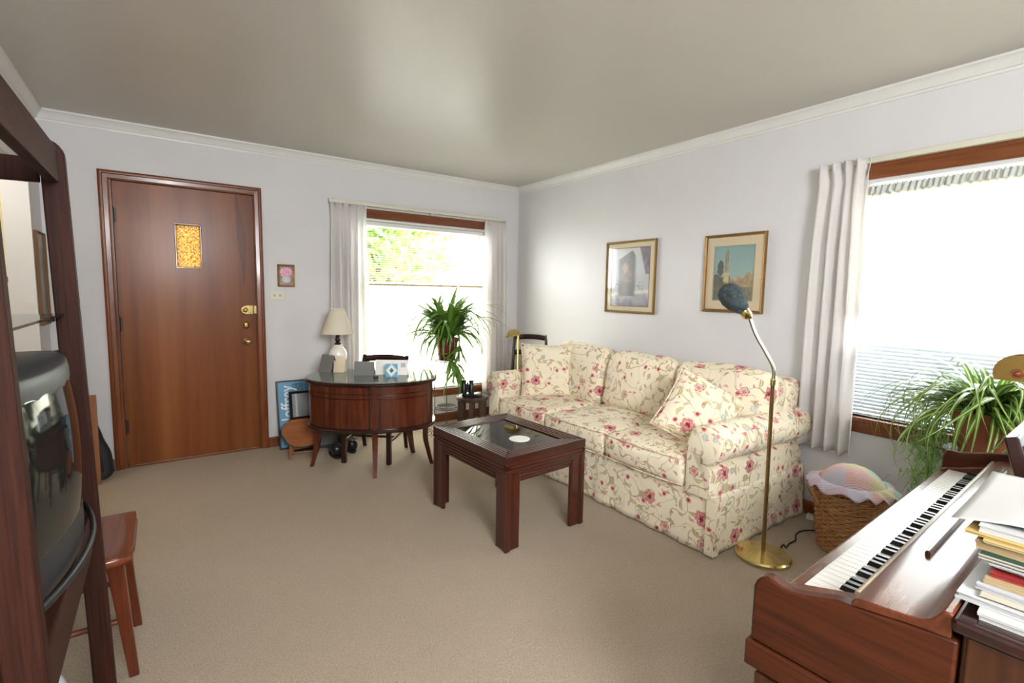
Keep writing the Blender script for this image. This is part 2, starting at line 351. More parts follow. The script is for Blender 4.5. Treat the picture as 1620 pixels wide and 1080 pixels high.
TABLE = wood('mahogany', col(40, 12, 7), col(98, 38, 20), 'x', 1.2, .22, .5, .35, .05, .5); TABLEZ = wood('mahogany_z', col(40, 12, 7), col(98, 38, 20), 'z', 1.2, .22, .5, .35, .05, .5); TABLEY = wood('mahogany_y', col(40, 12, 7), col(98, 38, 20), 'y', 1.2, .22, .5, .35, .05, .5)
DESK = wood('desk_veneer', col(70, 27, 14), col(126, 60, 34), 'z', 1.0, .24, .5, .25); DESKD = wood('desk_dark', col(38, 15, 9), col(70, 28, 15), 'x', 1.2, .25, .5)
DARKW = wood('dark_chair_wood', col(34, 14, 10), col(66, 30, 20), 'z', 1.4, .35, .2); CHAIRW = wood('chestnut_wood', col(92, 42, 23), col(150, 78, 46), 'y', 1.2, .3, .4); CHAIRZ = wood('chestnut_wood_z', col(78, 35, 19), col(126, 62, 36), 'z', 1.2, .3, .4)
UNIT = wood('oak_stained', col(40, 21, 15), col(76, 40, 28), 'z', 1.6, .6, .0, .6, .25, .12); UNITY = wood('oak_stained_y', col(52, 30, 23), col(90, 54, 40), 'y', 1.6, .6, .0, .6, .25, .12)
PIANO = wood('piano_walnut', col(54, 25, 12), col(112, 55, 30), 'y', .9, .38, .08, .4, .05, .2); PIANOX = wood('piano_walnut_x', col(80, 34, 16), col(140, 74, 42), 'x', .8, .26, .3, .3); PIANOD = wood('piano_dark', col(36, 14, 10), col(66, 28, 20), 'x', 1, .18, .6, .3)
PIANOZ = wood('piano_walnut_z', col(58, 29, 14), col(104, 58, 32), 'z', .9, .32, .3, .3)
IVORY = plain('ivory_key', col(206, 203, 196), .25); EBONY = plain('ebony_key', col(14, 13, 13), .3)
TVG = plain('tv_grey_plastic', col(42, 43, 47), .45); TVD = plain('tv_dark_plastic', col(22, 23, 27), .45); SCREEN = plain('tv_screen_glass', col(30, 32, 30), .06)
WICKER = wovenmat('wicker', col(128, 82, 40), col(190, 136, 78)); PATCH = seersucker()
GREEN = leafmat('spider_leaf', col(80, 118, 38), col(200, 208, 140)); GREEN2 = leafmat('plain_leaf', col(82, 118, 40), col(112, 146, 62), .3)
POT = plain('red_plastic_pot', col(112, 28, 34), .4); TERRA = plain('terracotta', col(150, 84, 56), .8); SOIL = plain('potting_soil', col(48, 34, 24), .95)

# ------------------------------------------------------------------ room shell
H = 2.425; XL, YN = -3.80, -6.2
struct('floor', MB().box(XL-.12, .12, YN-.12, .12, -.1, 0), CARPET)
struct('ceiling', MB().box(XL-.12, .12, YN-.12, .12, H, H+.1), CEIL)
def wall_y(name, y0, y1, x0, x1, holes):
    m = MB(); xs = sorted({x0, x1, *[h[0] for h in holes], *[h[1] for h in holes]})
    for a, b in zip(xs, xs[1:]):
        hs = [h for h in holes if h[0] <= a+1e-6 and h[1] >= b-1e-6]
        z = 0
        for h in hs:
            if h[2] > z: m.box(a, b, y0, y1, z, h[2])
            z = h[3]
        m.box(a, b, y0, y1, z, H)
    return m
WX0, WX1, WZ0, WZ1 = -1.76, -.40, .34, 1.945           # back window opening
DX0, DX1, DZ1 = -3.45, -2.535, 2.05                     # door opening
RY0, RY1, RZ0, RZ1 = -4.75, -3.235, .655, 1.955         # right window opening
struct('wall_back', wall_y('w', 0, .16, XL, 0, [(WX0, WX1, WZ0, WZ1), (DX0, DX1, 0, DZ1)]), WALL)
def swap(m):
    m.v = [(y, x, z) for x, y, z in m.v]; return m
struct('wall_right', swap(wall_y('w', 0, .16, YN, .16, [(RY0, RY1, RZ0, RZ1)])), WALL)
struct('wall_left', swap(wall_y('w', XL-.12, XL, YN, .16, [(-1.35, -.33, 0, 1.98)])), WALL)
struct('wall_front', MB().box(XL-.12, .16, YN-.12, YN, 0, H), WALL)
# hallway behind the opening in the left wall
hall = MB(); hall.box(-5.0, -4.9, -2.4, .3, 0, H); hall.box(-4.9, XL-.12, .1, .2, 0, H); hall.box(-4.9, XL-.12, -2.4, -2.3, 0, H)
struct('wall_hall', hall, CREAM)
struct('floor_hall', MB().box(-5, XL-.12, -2.4, .2, -.1, 0), CARPET)
struct('ceiling_hall', MB().box(-5, XL-.12, -2.4, .2, H, H+.1), WHITE)
# crown mouldings
cp = [(0, 0), (0, -.072), (.006, -.072), (.009, -.058), (.016, -.056), (.02, -.045), (.03, -.028), (.036, -.02), (.04, -.016), (.046, -.012), (.046, 0)]
m = MB().prism([(-d, H+z) for d, z in cp], 'x', XL, 0); struct('trim_1', m, WHITE, smooth=30)
m = MB().prism([(-d, H+z) for d, z in cp], 'y', YN, 0); struct('trim_2', m, WHITE, smooth=30)
m = MB().prism([(XL+d, H+z) for d, z in cp], 'y', YN, 0); struct('trim_3', m, WHITE, smooth=30)
# white bead down the room corner
struct('trim_4', MB().tube([(-.006, -.006, .085), (-.006, -.006, H-.072)], .006, 8), WHITE)
# baseboards
bp_ = lambda s: [(0, 0), (s*.014, 0), (s*.014, .07), (s*.008, .082), (0, .082)]
struct('baseboard_back', MB().prism([(p[0], p[1]) for p in bp_(-1)], 'x', -2.508, -.014), TRIMX)
struct('baseboard_corner', MB().prism([(p[0], p[1]) for p in bp_(-1)], 'x', XL, -3.51), TRIMX)
struct('baseboard_right', MB().prism(bp_(-1), 'y', YN, 0), TRIMY)
m = MB().prism([(XL+p[0], p[1]) for p in bp_(1)], 'y', -.33, -.016); struct('baseboard_left', m, TRIMY)

# ------------------------------------------------------------------ front door
d = sroot('door_1')
cas = lambda: [(0, 0), (0, -.018), (.012, -.024), (.022, -.024), (.026, -.017), (.05, -.014), (.054, -.010), (.06, -.008), (.06, 0)]
W_ = .06
def casing(x0, x1, z1, parent, mats, z0=0, sill=False):
    w = W_
    prof = cas()
    # mitred profile swept round: side, head, side
    path = [(x0, z0), (x0, z1), (x1, z1), (x1, z0)]
    def corner(px, pz, o, k):
        return {0: (px+o, pz), 1: (px+o, pz-o), 2: (px-o, pz-o), 3: (px-o, pz)}[k]
    rows = [[(corner(*p, o, k)[0], y, corner(*p, o, k)[1]) for o, y in prof] for k, p in enumerate(path)]
    names = ('casing_side', 'casing_head', 'casing_side')
    for i in range(3):
        n = len(prof); m = MB(); m.add(rows[i]+rows[i+1], [(j, (j+1) % n, n+(j+1) % n, n+j) for j in range(n)]+[tuple(range(n)), tuple(range(n, 2*n))])
        obj(names[i], m, mats[i], parent, smooth=25)
casing(-3.507, -2.51, 2.095, d, (TRIMZ, TRIMX, TRIMZ))
m = MB(); m.box(DX0, DX0+.012, 0, .15, 0, DZ1); m.box(DX1-.012, DX1, 0, .15, 0, DZ1); m.box(DX0+.012, DX1-.012, 0, .15, DZ1-.012, DZ1)
obj('jamb', m, TRIMZ, d)
m = MB(); m.box(DX0+.012, DX0+.030, .0655, .11, 0, DZ1-.012); m.box(DX1-.030, DX1-.012, .0655, .11, 0, DZ1-.012); m.box(DX0+.030, DX1-.030, .0655, .11, DZ1-.032, DZ1-.012)
obj('weather_strip', m, plain('grey_weatherstrip', col(150, 146, 138), .7), d)
lx0, lx1, lz0, lz1 = DX0+.017, DX1-.016, .012, DZ1-.017
leaf = MB(); wx0, wx1, wz0, wz1 = -3.078, -2.932, 1.46, 1.768
O = (lx0, 0, 0)
for a, b, e, f in ((lx0, wx0, lz0, lz1), (wx1, lx1, lz0, lz1), (wx0, wx1, lz0, wz0), (wx0, wx1, wz1, lz1)): leaf.box(a-lx0, b-lx0, 0, .042, e, f)
lf = obj('door_leaf', leaf, DOOR, d, loc=(lx0, .022, 0))
m = MB(); t = .012
m.box(wx0-t, wx1+t, -.008, .004, wz1, wz1+t); m.box(wx0-t, wx1+t, -.008, .004, wz0-t, wz0); m.box(wx0-t, wx0, -.008, .004, wz0, wz1); m.box(wx1, wx1+t, -.008, .004, wz0, wz1)
m.v = [(x-lx0, y, z) for x, y, z in m.v]; obj('pane_bead', m, TRIMZ, lf, bevel=.003)
def pebble(u, v):
    return (wx0-lx0+(wx1-wx0)*u, .018+.0035*math.sin(u*PI*6)*math.sin(v*PI*12)+.002*mnoise.noise(Vector((u*9, v*20, 1))), wz0+(wz1-wz0)*v)
obj('pane', MB().grid(pebble, 24, 48), AMBER, lf, smooth=60, label='amber pebbled glass pane')
for hz in (1.80, 1.045, .30):
    m = MB().tube([(-.0, 0, -.05), (0, 0, .05)], .007, 10); m.box(-.012, .018, .004, .009, -.048, .048); m.lathe([(0, -.06), (.006, -.055), (.006, -.05)], 8); m.lathe([(.006, .05), (.006, .055), (0, .06)], 8)
    obj('hinge', m, IRON, d, loc=(lx0-.004, .012, hz), smooth=40)
# rim lock, deadbolt rose, knob
m = MB(); pts = [(-.045*math.cos(a)-.02, .036*math.sin(a)) for a in [PI/2-PI*i/12 for i in range(13)]]+[(.02, -.036), (.02, .036)]
m.prism(pts, 'y', -.022, 0); m.box(.024, .052, -.026, -.001, -.03, .034)
for zz in (-.018, .002, .022): m.box(.052, .058, -.018, -.006, zz-.006, zz+.006)
lk = obj('rim_lock', m, BRASS, d, loc=(-2.613, .021, 1.14), bevel=.002)
m = MB(); m.x = T(-.035, -.022, 0, rx=PI/2); m.lathe([(.019, 0), (.019, .006), (.012, .008), (.008, .014), (0, .014)], 20)
for a, b in ((.0, .027), (.0, -.027), (.036, .022), (.036, -.018)):
    m.x = T(a, -.022, b, rx=PI/2); m.lathe([(.004, 0), (.003, .003), (0, .003)], 8)
obj('lock_cylinder', m, DULLBRASS, lk, smooth=40)
m = MB(); m.x = T(0, 0, 0, rx=PI/2) @ Matrix.Diagonal((.8, 1.15, 1, 1)); m.lathe([(.026, 0), (.026, .004), (.019, .009), (.016, .014), (.007, .015), (0, .015)], 24)
obj('thumb_turn_rose', m, DULLBRASS, d, loc=(-2.643, .021, 1.018), smooth=40)
m = MB(); m.x = T(0, 0, 0, rx=PI/2); m.lathe([(.024, 0), (.024, .004), (.011, .010), (.010, .026), (.020, .032), (.026, .042), (.024, .054), (.014, .062), (0, .064)], 24)
obj('door_knob', m, BRASS, d, loc=(-2.640, .021, .888), smooth=50)
m = MB().box(0, .004, 0, .02, -.05, .05); m.box(0, .004, 0, .02, -.19, -.10); obj('strike_plate', m, IRON, d, loc=(DX1-.0165, .002, 1.02))
struct('threshold', MB().prism([(.0, 0), (.012, .010), (.16, .010), (.16, 0)], 'x', DX0, DX1), TRIMX, d)
obj('porch_backing', MB().box(-3.7, -2.3, 1.9, 2.0, 0, .01), WHITE, d) if False else None

# ------------------------------------------------------------------ windows
def pane_frame(m, x0, x1, z0, z1, y0, y1, w):
    m.box(x0, x0+w, y0, y1, z0, z1); m.box(x1-w, x1, y0, y1, z0, z1); m.box(x0+w, x1-w, y0, y1, z0, z0+w); m.box(x0+w, x1-w, y0, y1, z1-w, z1); return m
def window(name, loc, rotz, x0, x1, z0, z1, meet, TX, sillz):
    r = sroot(name, loc, rotz)
    obj('head_casing', MB().prism([(0, z1+.006), (-.012, z1+.006), (-.016, z1+.014), (-.016, z1+.055), (-.02, z1+.068), (-.02, z1+.085), (0, z1+.085)], 'x', x0-.07, x1+.07), TX, r)
    for a, b in ((x0-.065, x0-.005), (x1+.005, x1+.065)): obj('side_casing', MB().box(a, b, -.016, 0, z0, z1+.006), TRIMZ, r, bevel=.003)
    obj('sill', MB().box(x0-.03, x1+.03, -.03, .06, z0-.025, z0), TX, r, bevel=.005)
    obj('apron', MB().box(x0-.03, x1+.03, -.018, 0, sillz, z0-.025), TX, r, bevel=.003)
    m = MB(); m.box(x0, x0+.012, 0, .15, z0, z1); m.box(x1-.012, x1, 0, .15, z0, z1); m.box(x0, x1, 0, .15, z1-.014, z1); obj('jamb', m, WHITE, r)
    s1 = obj('upper_sash', pane_frame(MB(), x0+.012, x1-.012, meet-.02, z1-.014, .115, .14, .035), WHITE, r)
    obj('pane', MB().box(x0+.047, x1-.047, .126, .129, meet+.015, z1-.049), PANE, s1)
    s2 = obj('lower_sash', pane_frame(MB(), x0+.012, x1-.012, z0, meet+.02, .085, .11, .035), WHITE, r)
    obj('pane', MB().box(x0+.047, x1-.047, .096, .099, z0+.035, meet-.015), PANE, s2)
    return r
window('window_1', (0, 0, 0), 0, WX0, WX1, WZ0, WZ1, 1.36, TRIMX, .262)
# local x to the right along the wall (looking at it) = world -Y
window('window_2', (0, 0, 0), -PI/2, -RY1, -RY0, RZ0, RZ1, 1.28, TRIMX, .568)

def slat_mesh(w, depth=.025):
    m = MB(); n = 4; pts = [(depth*(i/n-.5), .0022*math.cos(PI*(i/n-.5))) for i in range(n+1)]; pts2 = pts+[(a, b-.0006) for a, b in pts[::-1]]
    m.prism(pts2, 'x', 0, w); return mesh('slat', m, 40)
def blind(label, loc, rotz, w, ztop, zbot, tilt, pitch, ylocal=0):
    t = thing('venetian_blind', label, 'blind', loc, rotz)
    obj('headrail', MB().box(0, w, -.014, .018, ztop-.034, ztop), WHITE, t, bevel=.002)
    obj('bottom_rail', MB().box(0, w, -.010, .012, zbot, zbot+.012), WHITE, t, bevel=.003)
    me = slat_mesh(w-.006); me.materials.append(BLIND); z = zbot+.03; k = 0
    while z < ztop-.05:
        tl = tilt(z) if callable(tilt) else tilt
        obj('slat', me, None, t, loc=(.003, .001, z), rot=(tl, 0, 0)); z += pitch; k += 1
    m = MB()
    for f in (.08, .5, .92):
        for yy in (-.0142, .0162): m.tube([(w*f, yy, ztop-.034), (w*f, yy, zbot+.012)], .0007, 4)
    obj('ladder_cord', m, WHITE, t)
    return t
blind('white venetian blind in the window behind the spider plant stand, slats open', (WX0+.016, .052, 0), 0, WX1-WX0-.032, WZ1-.016, 1.36, .12, .021)
bl2 = blind('wide white venetian blind in the window above the wicker basket', (.052, RY1-.016, 0), -PI/2, RY1-RY0-.032, RZ1-.05, RZ0+.004, lambda z: 1.2 if z < 1.06 else .35, .0205)
obj('tilt_wand', MB().tube([(.50, -.018, RZ1-.09), (.50, -.02, 1.28)], .003, 6), WHITE, bl2)
# cafe sheer on its rod (lower half of the back window)
cs = thing('sheer_cafe_curtain', 'cream sheer half curtain hanging in the lower half of the window behind the desk', 'curtain', (0, 0, 0))
obj('curtain_rod', MB().tube([(WX0+.012, .022, 1.365), (WX1-.012, .022, 1.365)], .006, 8), DULLBRASS, cs)
def cafe(u, v):
    x = WX0+.016+(WX1-WX0-.032)*u; a = 1-v
    return (x, .022+(.008+.006*v)*math.sin(u*2*PI*34+math.sin(u*23))*(0.5+.5*v), 1.392-(1.392-.352)*v)
obj('panel', MB().grid(cafe, 300, 12), SHEER, cs, smooth=180, recalc=False)
m = MB()
for k in range(9):
    x = WX0+.06+k*(WX1-WX0-.12)/8; m.tube([(x+.01*math.cos(a), .022+.010*math.sin(a), 1.365+.013*math.cos(a)) for a in [2*PI*i/10 for i in range(10)]], .0016, 5, True)
obj('ring', m, DULLBRASS, cs)['kind'] = 'stuff'
# ruffled sheer on the right window
rs = thing('sheer_ruffled_curtain', 'white sheer with gathered lace heading across the top of the piano window', 'curtain', (0, 0, 0))
def ruf(u, v):
    y = RY1-.016-(RY1-RY0-.032)*u; z = 1.925-(1.925-1.245)*v
    amp = .010*(1-v*.4)
    return (.020+amp*math.sin(u*2*PI*42+1.5*math.sin(u*37))+.003*math.sin(v*40), y, z+.006*math.sin(u*2*PI*42)*(v < .02)-.014*abs(math.sin(u*PI*13))*(v > .98))
obj('panel', MB().grid(ruf, 360, 20), SHEER, rs, smooth=180, recalc=False)
def head(u, v):
    y = RY1-.016-(RY1-RY0-.032)*u; return (.012+.008*math.sin(u*2*PI*55+2*math.sin(u*31)+v*2), y, 1.93-.045*v+.004*math.sin(u*2*PI*80))
obj('lace_heading', MB().grid(head, 420, 4), plain('lace', col(196, 200, 194), .8), rs, smooth=180, recalc=False)
obj('curtain_rod', MB().tube([(.022, RY0+.013, 1.905), (.022, RY1-.013, 1.905)], .0045, 6), WHITE, rs)

def drape(label, loc, rotz, w, z0, z1, folds, seed, flare=0.0, mirror=False):
    t = thing('curtain', label, 'curtain', loc, rotz); r = random.Random(seed); ph = [r.random()*6 for _ in range(4)]
    ws = [0]
    for i in range(folds): ws.append(ws[-1]+.6+r.random()*.8)
    ws = [a/ws[-1] for a in ws]
    def fn(u, v):
        # v 0 at top
        fold = math.sin(u*2*PI*folds+.8*math.sin(u*5+ph[0]))
        pin = min(1, v/.05); pl = 1 if v > .055 else .5
        d = .010+.026*min(1, max(0, (v-.03))/.25)
        x = w*(u+(.012*math.sin(u*2*PI*folds*.5+ph[1]+v*2)*min(1, v*3)))
        x = w/2+(x-w/2)*(.86+.14*abs(v-.09)**.5*1.1 if v < .6 else .953)+flare*v*(u-.2)
        if v < .085: d = .024*(1-v/.085)+.009; fold = math.sin(u*2*PI*folds)**3 if v < .05 else fold
        y = -.064-d*fold-.006*math.sin(u*17+v*3+ph[2])
        return (x, y, z1-(z1-z0)*v-.008*math.sin(u*2*PI*folds+1)*(v > .99))
    me = mesh('drape', MB().grid(fn, folds*16, 40), 180, False)
    obj('panel', me, CURT, t, solid=.002)
    return t
drape('left ivory pleated curtain beside the small flower picture', (-2.015, 0, 0), 0, .345, .27, 2.047, 5, 3)
drape('right ivory pleated curtain of the corner window, by the brass table lamp', (-.475, 0, 0), 0, .30, .27, 2.04, 5, 5)
drape('long ivory pleated curtain between the sofa and the wicker basket', (0, -3.035, 0), -PI/2, .275, .437, 2.07, 4, 9, .03)
def rod(label, loc, rotz, x0, x1, z, brk):
    t = thing('curtain_rod', label, 'curtain rod', loc, rotz)
    obj('rail', MB().prism([(-.052, z), (-.052, z+.026), (-.047, z+.030), (-.022, z+.030), (-.022, z)], 'x', x0, x1), plain('rod_enamel', col(206, 202, 184), .4), t)
    for b in brk: obj('bracket', MB().box(b-.008, b+.008, -.06, 0, z-.012, z+.008), WHITE, t)
    return t
rod('cream flat curtain rail over the corner window', (0, 0, 0), 0, -2.0, -.19, 2.048, (-1.985, -1.05, -.2))
rod('cream flat curtain rail over the piano window', (0, 0, 0), -PI/2, 3.04, 4.95, 2.04, (3.05, 4.0, 4.94))

# ------------------------------------------------------------------ outside
struct('ground', MB().box(-30, 30, .3, 40, -.7, -.6), plain('lawn', col(150, 150, 138), .9))
struct('ground_side', MB().box(.3, 40, -40, .3, -.7, -.6), plain('concrete_drive', col(190, 188, 180), .9))
def tree(label, x, y, h, r, seed, mat):
    t = thing('tree', label, 'tree', (x, y, -.6)); R = random.Random(seed)
    trunk = MB().tube(smoothpath([(0, 0, 0), (.05, 0, h*.35), (-.03, .05, h*.7)]), .11, 8)
    for k in range(6):
        a = k*1.05; trunk.tube([(0, 0, h*.35+.05*k), (math.cos(a)*r*.6, math.sin(a)*r*.6, h*.6+.07*k)], [.05, .015], 6)
    obj('trunk', trunk, plain('bark', col(96, 78, 58), .9), t)
    m = MB()
    for k in range(2600):
        v = Vector((R.gauss(0, 1), R.gauss(0, 1), R.gauss(0, 1))).normalized()*R.random()**.45; p = Vector((v.x*r, v.y*r, h*.72+v.z*h*.4))
        a = Vector((R.gauss(0, 1), R.gauss(0, 1), R.gauss(0, 1))).normalized(); b = a.orthogonal().normalized(); L = .09+.07*R.random()
        m.add([p-a*L, p+b*L*.45, p+a*L, p-b*L*.45], [(0, 1, 2, 3)])
    obj('foliage', m, mat, t, recalc=False)['kind'] = 'stuff'
    return t
TL = leafmat('tree_leaf', col(118, 150, 56), col(150, 176, 80), .3)
tree('broad leafy tree outside, seen through the upper left of the blind', -.05, 4.3, 4.1, 1.45, 2, TL)
tree('farther leafy tree outside, left of the street in the corner window', 2.1, 9.0, 4.6, 2.0, 4, TL)
hs = thing('house', 'pale house across the street, seen through the corner window', 'house', (5.5, 14, -.6))
m = MB().box(-6, 4, 0, 6, 0, 3); obj('wall', m, plain('stucco', col(232, 228, 218), .8), hs)
obj('roof', MB().prism([(-.5, 3), (3, 4.8), (6.5, 3)], 'x', -6.4, 4.4), plain('roof_shingle', col(150, 140, 130), .9), hs)
w = obj('window', MB().box(-3.4, -2.2, -.04, 0, 1, 2.2), plain('far_glass', col(90, 100, 110), .1), hs)
obj('window_frame', pane_frame(MB(), -3.5, -2.1, .9, 2.3, -.06, -.01, .1), WHITE, w)

# ------------------------------------------------------------------ pictures on the walls
def painted(name, w, h, nx, ny, fn, mat, parent, y):
    me = bpy.data.meshes.new(name); vs = []; cs = []; fs = []
    for j in range(ny+1):
        for i in range(nx+1):
            u, v = i/nx, j/ny; vs.append(((u-.5)*w, 0, (v-.5)*h)); cs.append(fn(u, v))
    for j in range(ny):
        for i in range(nx): a = j*(nx+1)+i; fs.append((a, a+1, a+nx+2, a+nx+1))
    n = len(vs); b = [(-.5*w, .002, -.5*h), (.5*w, .002, -.5*h), (.5*w, .002, .5*h), (-.5*w, .002, .5*h)]
    fs.append((n, n+3, n+2, n+1)); vs += b; cs += [(.8, .8, .8, 1)]*4
    me.from_pydata(vs, [], fs); at = me.color_attributes.new('Col', 'FLOAT_COLOR', 'POINT')
    for i, c in enumerate(cs): at.data[i].color = c
    return obj(name, me, mat, parent, loc=(0, y, 0))
def framed(label, loc, rot, w, h, fw, fdepth, fmat, art, artw, arth, mat_c, nx=70, ny=90, glass=True, name='framed_picture', cat='picture', fillet=None):
    t = thing(name, label, cat, loc, rot=rot)
    prof = [(0, 0), (0, -fdepth*.7), (fw*.25, -fdepth), (fw*.6, -fdepth*.85), (fw*.85, -fdepth*.55), (fw, -fdepth*.5), (fw, 0)]
    c4 = [(-w/2, -h/2, 1, 1), (w/2, -h/2, -1, 1), (w/2, h/2, -1, -1), (-w/2, h/2, 1, -1)]
    rows = [[(x+sx*o, y, z+sz*o) for o, y in prof] for x, z, sx, sz in c4]; n = len(prof); m = MB(); vs = sum(rows, [])
    m.add(vs, [(i*n+j, i*n+(j+1) % n, ((i+1) % 4)*n+(j+1) % n, ((i+1) % 4)*n+j) for i in range(4) for j in range(n)])
    obj('frame', m, fmat, t, smooth=35)
    obj('backing', MB().box(-w/2+fw*.5, w/2-fw*.5, -.004, -.001, -h/2+fw*.5, h/2-fw*.5), BLACK, t)
    if mat_c:
        mm = MB(); a, b, e, f = -w/2+fw*.8, w/2-fw*.8, -h/2+fw*.8, h/2-fw*.8; p, q = artw/2, arth/2
        cz = art_off.get(label, 0)
        for bx in ((a, -p, e, f), (p, b, e, f), (-p, p, e, -q+cz), (-p, p, q+cz, f)): mm.box(bx[0], bx[1], -.009, -.0065, bx[2], bx[3])
        obj('mat', mm, plain('mat_board', mat_c, .8), t)
        if fillet:
            obj('mat_fillet', pane_frame(MB(), -p-.006, p+.006, -q+cz-.006, q+cz+.006, -.0098, -.009, .006), plain('fillet', fillet, .6), t)
    else: cz = 0
    a = painted('print', artw, arth, nx, ny, lambda u, v: mixc(art(u, v), (.75, .74, .72, 1), .14), PAINTG, t, -.006); a.location.z = cz  # whitish wash pales the art, reflection haze put into its colour
    if glass: obj('glazing', MB().box(-w/2+fw*.7, w/2-fw*.7, -.0135, -.012, -h/2+fw*.7, h/2-fw*.7), PANE, t)
    return t
art_off = {}
def mixc(a, b, t):
    t = max(0, min(1, t)); return tuple(x+(y-x)*t for x, y in zip(a, b))
def nz(u, v, s, k=0): return mnoise.noise(Vector((u*s, v*s, k)))
def art_street(u, v):
    c = mixc(col(150, 148, 160), col(196, 192, 196), v+.3*nz(u, v, 4))
    if v < .24: c = mixc(col(92, 84, 120), col(176, 166, 176), (v/.24)+.5*nz(u, v, 8))
    if abs(v-.20-.06*u) < .03: c = mixc(c, col(214, 206, 196), .8)
    # gabled house
    top = .80+.16*(u-.15)/.40 if u < .55 else .96-1.1*(u-.55)
    if .16 < u < .66 and .17 < v < top:
        e = min(u-.16, .66-u)*12; c2 = mixc(col(112, 100, 110), col(70, 58, 70), .5+.6*nz(u, v, 7)+.5*(u > .46)); c = mixc(c, c2, min(1, e+.25))
        if abs(u-.40) < .14 and .42 < v < .72: c = mixc(c, col(160, 100, 88), .3+.6*nz(u, v, 11))
        if (u-.36)**2+(v-.66)**2*.5 < .004: c = mixc(c, col(186, 140, 120), .5)
    if u > .82+.10*math.sin(v*4) and v > .55: c = mixc(col(70, 58, 78), col(110, 96, 118), .5+nz(u, v, 12))
    if u < .34 and v < .45 and abs(nz(u, v, 13, 3)) < .06: c = mixc(c, col(70, 58, 50), .7)
    if .6 < u < .85 and .25 < v < .42 and nz(u, v, 22, 5) > .15: c = mixc(c, col(90, 76, 84), .6)
    return c
def art_tower(u, v):
    c = mixc(col(146, 170, 164), col(112, 148, 152), v*1.2-.3+.2*nz(u, v, 3))
    sky = .33+.05*math.sin(u*9)+.10*max(0, u-.55)*4*(.6+.4*math.sin(u*23))
    if v < .52:
        b = .36+.28*max(0, (u-.42))+.05*math.sin(u*31)
        if u > .40 and v < b: c = mixc(col(190, 152, 100), col(112, 92, 64), .5+.9*nz(u, v, 10))
        if u > .40 and b-.05 < v < b and math.sin(u*26) > 0: c = col(168, 108, 76)
    if u < .42 and v < .46+.03*math.sin(u*24): c = mixc(col(44, 46, 34), col(76, 70, 46), .5+nz(u, v, 9))
    if ((u-.17)/.085)**2+((v-.60)/.15)**2 < 1+.6*nz(u, v, 14): c = col(40, 46, 36)
    if v < .25: c = mixc(col(62, 68, 52), col(120, 110, 80), .35+.9*nz(u*3, v, 12)+.5*(u-.4))
    # campanile
    tw = .055 if v < .84 else .055*(.97-v)/.13
    if abs(u-.335) < tw and .3 < v < .97:
        c = mixc(col(120, 112, 84), col(168, 154, 112), .5+.5*(u-.335)/.05+.2*math.sin(v*50))
        if .74 < v < .82 and abs(abs(u-.335)-.02) < .012: c = col(60, 60, 50)
        if v > .84: c = col(120, 116, 84)
    if abs(u-.325) < .07 and .34 < v < .52: c = mixc(c, col(206, 182, 132), .7)
    return c
def art_peony(u, v):
    c = mixc(col(96, 74, 82), col(150, 110, 120), .5+nz(u, v, 5))
    if ((u-.5)/.46)**2+((v-.68)/.26)**2 < 1: c = mixc(col(214, 92, 150), col(246, 178, 206), .5+1.3*nz(u, v, 11))
    if ((u-.5)/.33)**2+((v-.30)/.20)**2 < 1: c = mixc(col(222, 222, 222), col(176, 170, 178), .3+(abs(u-.5)*1.6)+.3*nz(u, v, 7))
    if abs(v-.46) < .03 and .28 < u < .72: c = mixc(col(160, 110, 70), col(222, 190, 150), .5+nz(u, v, 20))
    if v < .14: c = mixc(col(190, 120, 160), col(150, 100, 130), .5+nz(u, v, 9))
    return c
def art_dark(u, v):
    c = mixc(col(44, 42, 40), col(88, 80, 70), .5+.9*nz(u, v, 5))
    if u < .2: c = mixc(c, col(120, 96, 66), .6)
    if v > .84 and abs(nz(u, v, 30, 2)) < .1: c = col(150, 140, 124)
    return c
L1 = 'gilt framed print of a gabled town house, the picture nearer the room corner'
L2 = 'gilt framed print of a bell tower and canal, behind the floor lamp head'
framed(L1, (0, -1.609, 1.458), (0, 0, -PI/2), .526, .596, .020, .024, GOLD, art_street, .40, .475, col(206, 198, 172), fillet=col(170, 70, 80))
framed(L2, (0, -2.52, 1.471), (0, 0, -PI/2), .44, .532, .020, .024, GOLD, art_tower, .285, .365, col(214, 192, 164), fillet=col(166, 164, 140))
framed('small gilt framed picture of a pink peony in a white vase', (-2.342, 0, 1.419), (0, 0, 0), .132, .182, .016, .016, GOLD, art_peony, .104, .154, None, 40, 56, True)
framed('dark unglazed canvas on the strip of wall beside the hall opening', (XL, -.175, 1.35), (0, 0, PI/2), .26, .58, .012, .02, plain('canvas_edge', col(120, 88, 56), .8), art_dark, .245, .565, None, 30, 60, False)

# light switch plate
sw = thing('switch_plate', 'ivory horizontal switch plate with two toggles under the peony picture', 'switch', (-2.413, 0, 1.257))
obj('plate', MB().box(-.055, .055, -.006, 0, -.036, .036), plain('ivory_plastic', col(208, 204, 190), .4), sw, bevel=.003)
for x in (-.02, .022):
    m = MB(); m.x = T(x, -.006, 0, rx=PI/2); m.lathe([(.013, 0), (.013, .002), (.007, .003), (.006, .01), (0, .011)], 14); obj('toggle', m, plain('toggle_ivory', col(196, 186, 160), .4), sw, smooth=40)
hk = thing('wall_hook', 'small dark curtain tieback hook on the wall above the sofa arm', 'hook', (0, -3.045, .65))
obj('hook', MB().tube(smoothpath([(0, 0, 0), (-.03, 0, 0), (-.045, 0, .012), (-.04, 0, .028)]), .005, 8), IRON, hk)

# ------------------------------------------------------------------ sofa
SX, SY0, SY1 = -.965, -3.07, -1.0
sofa = thing('sofa', 'three seat slipcovered sofa in cream floral fabric along the right wall', 'sofa', (0, 0, 0))
FB = dict(mat=FLORAL, parent=sofa, smooth=70, boxuv=True)
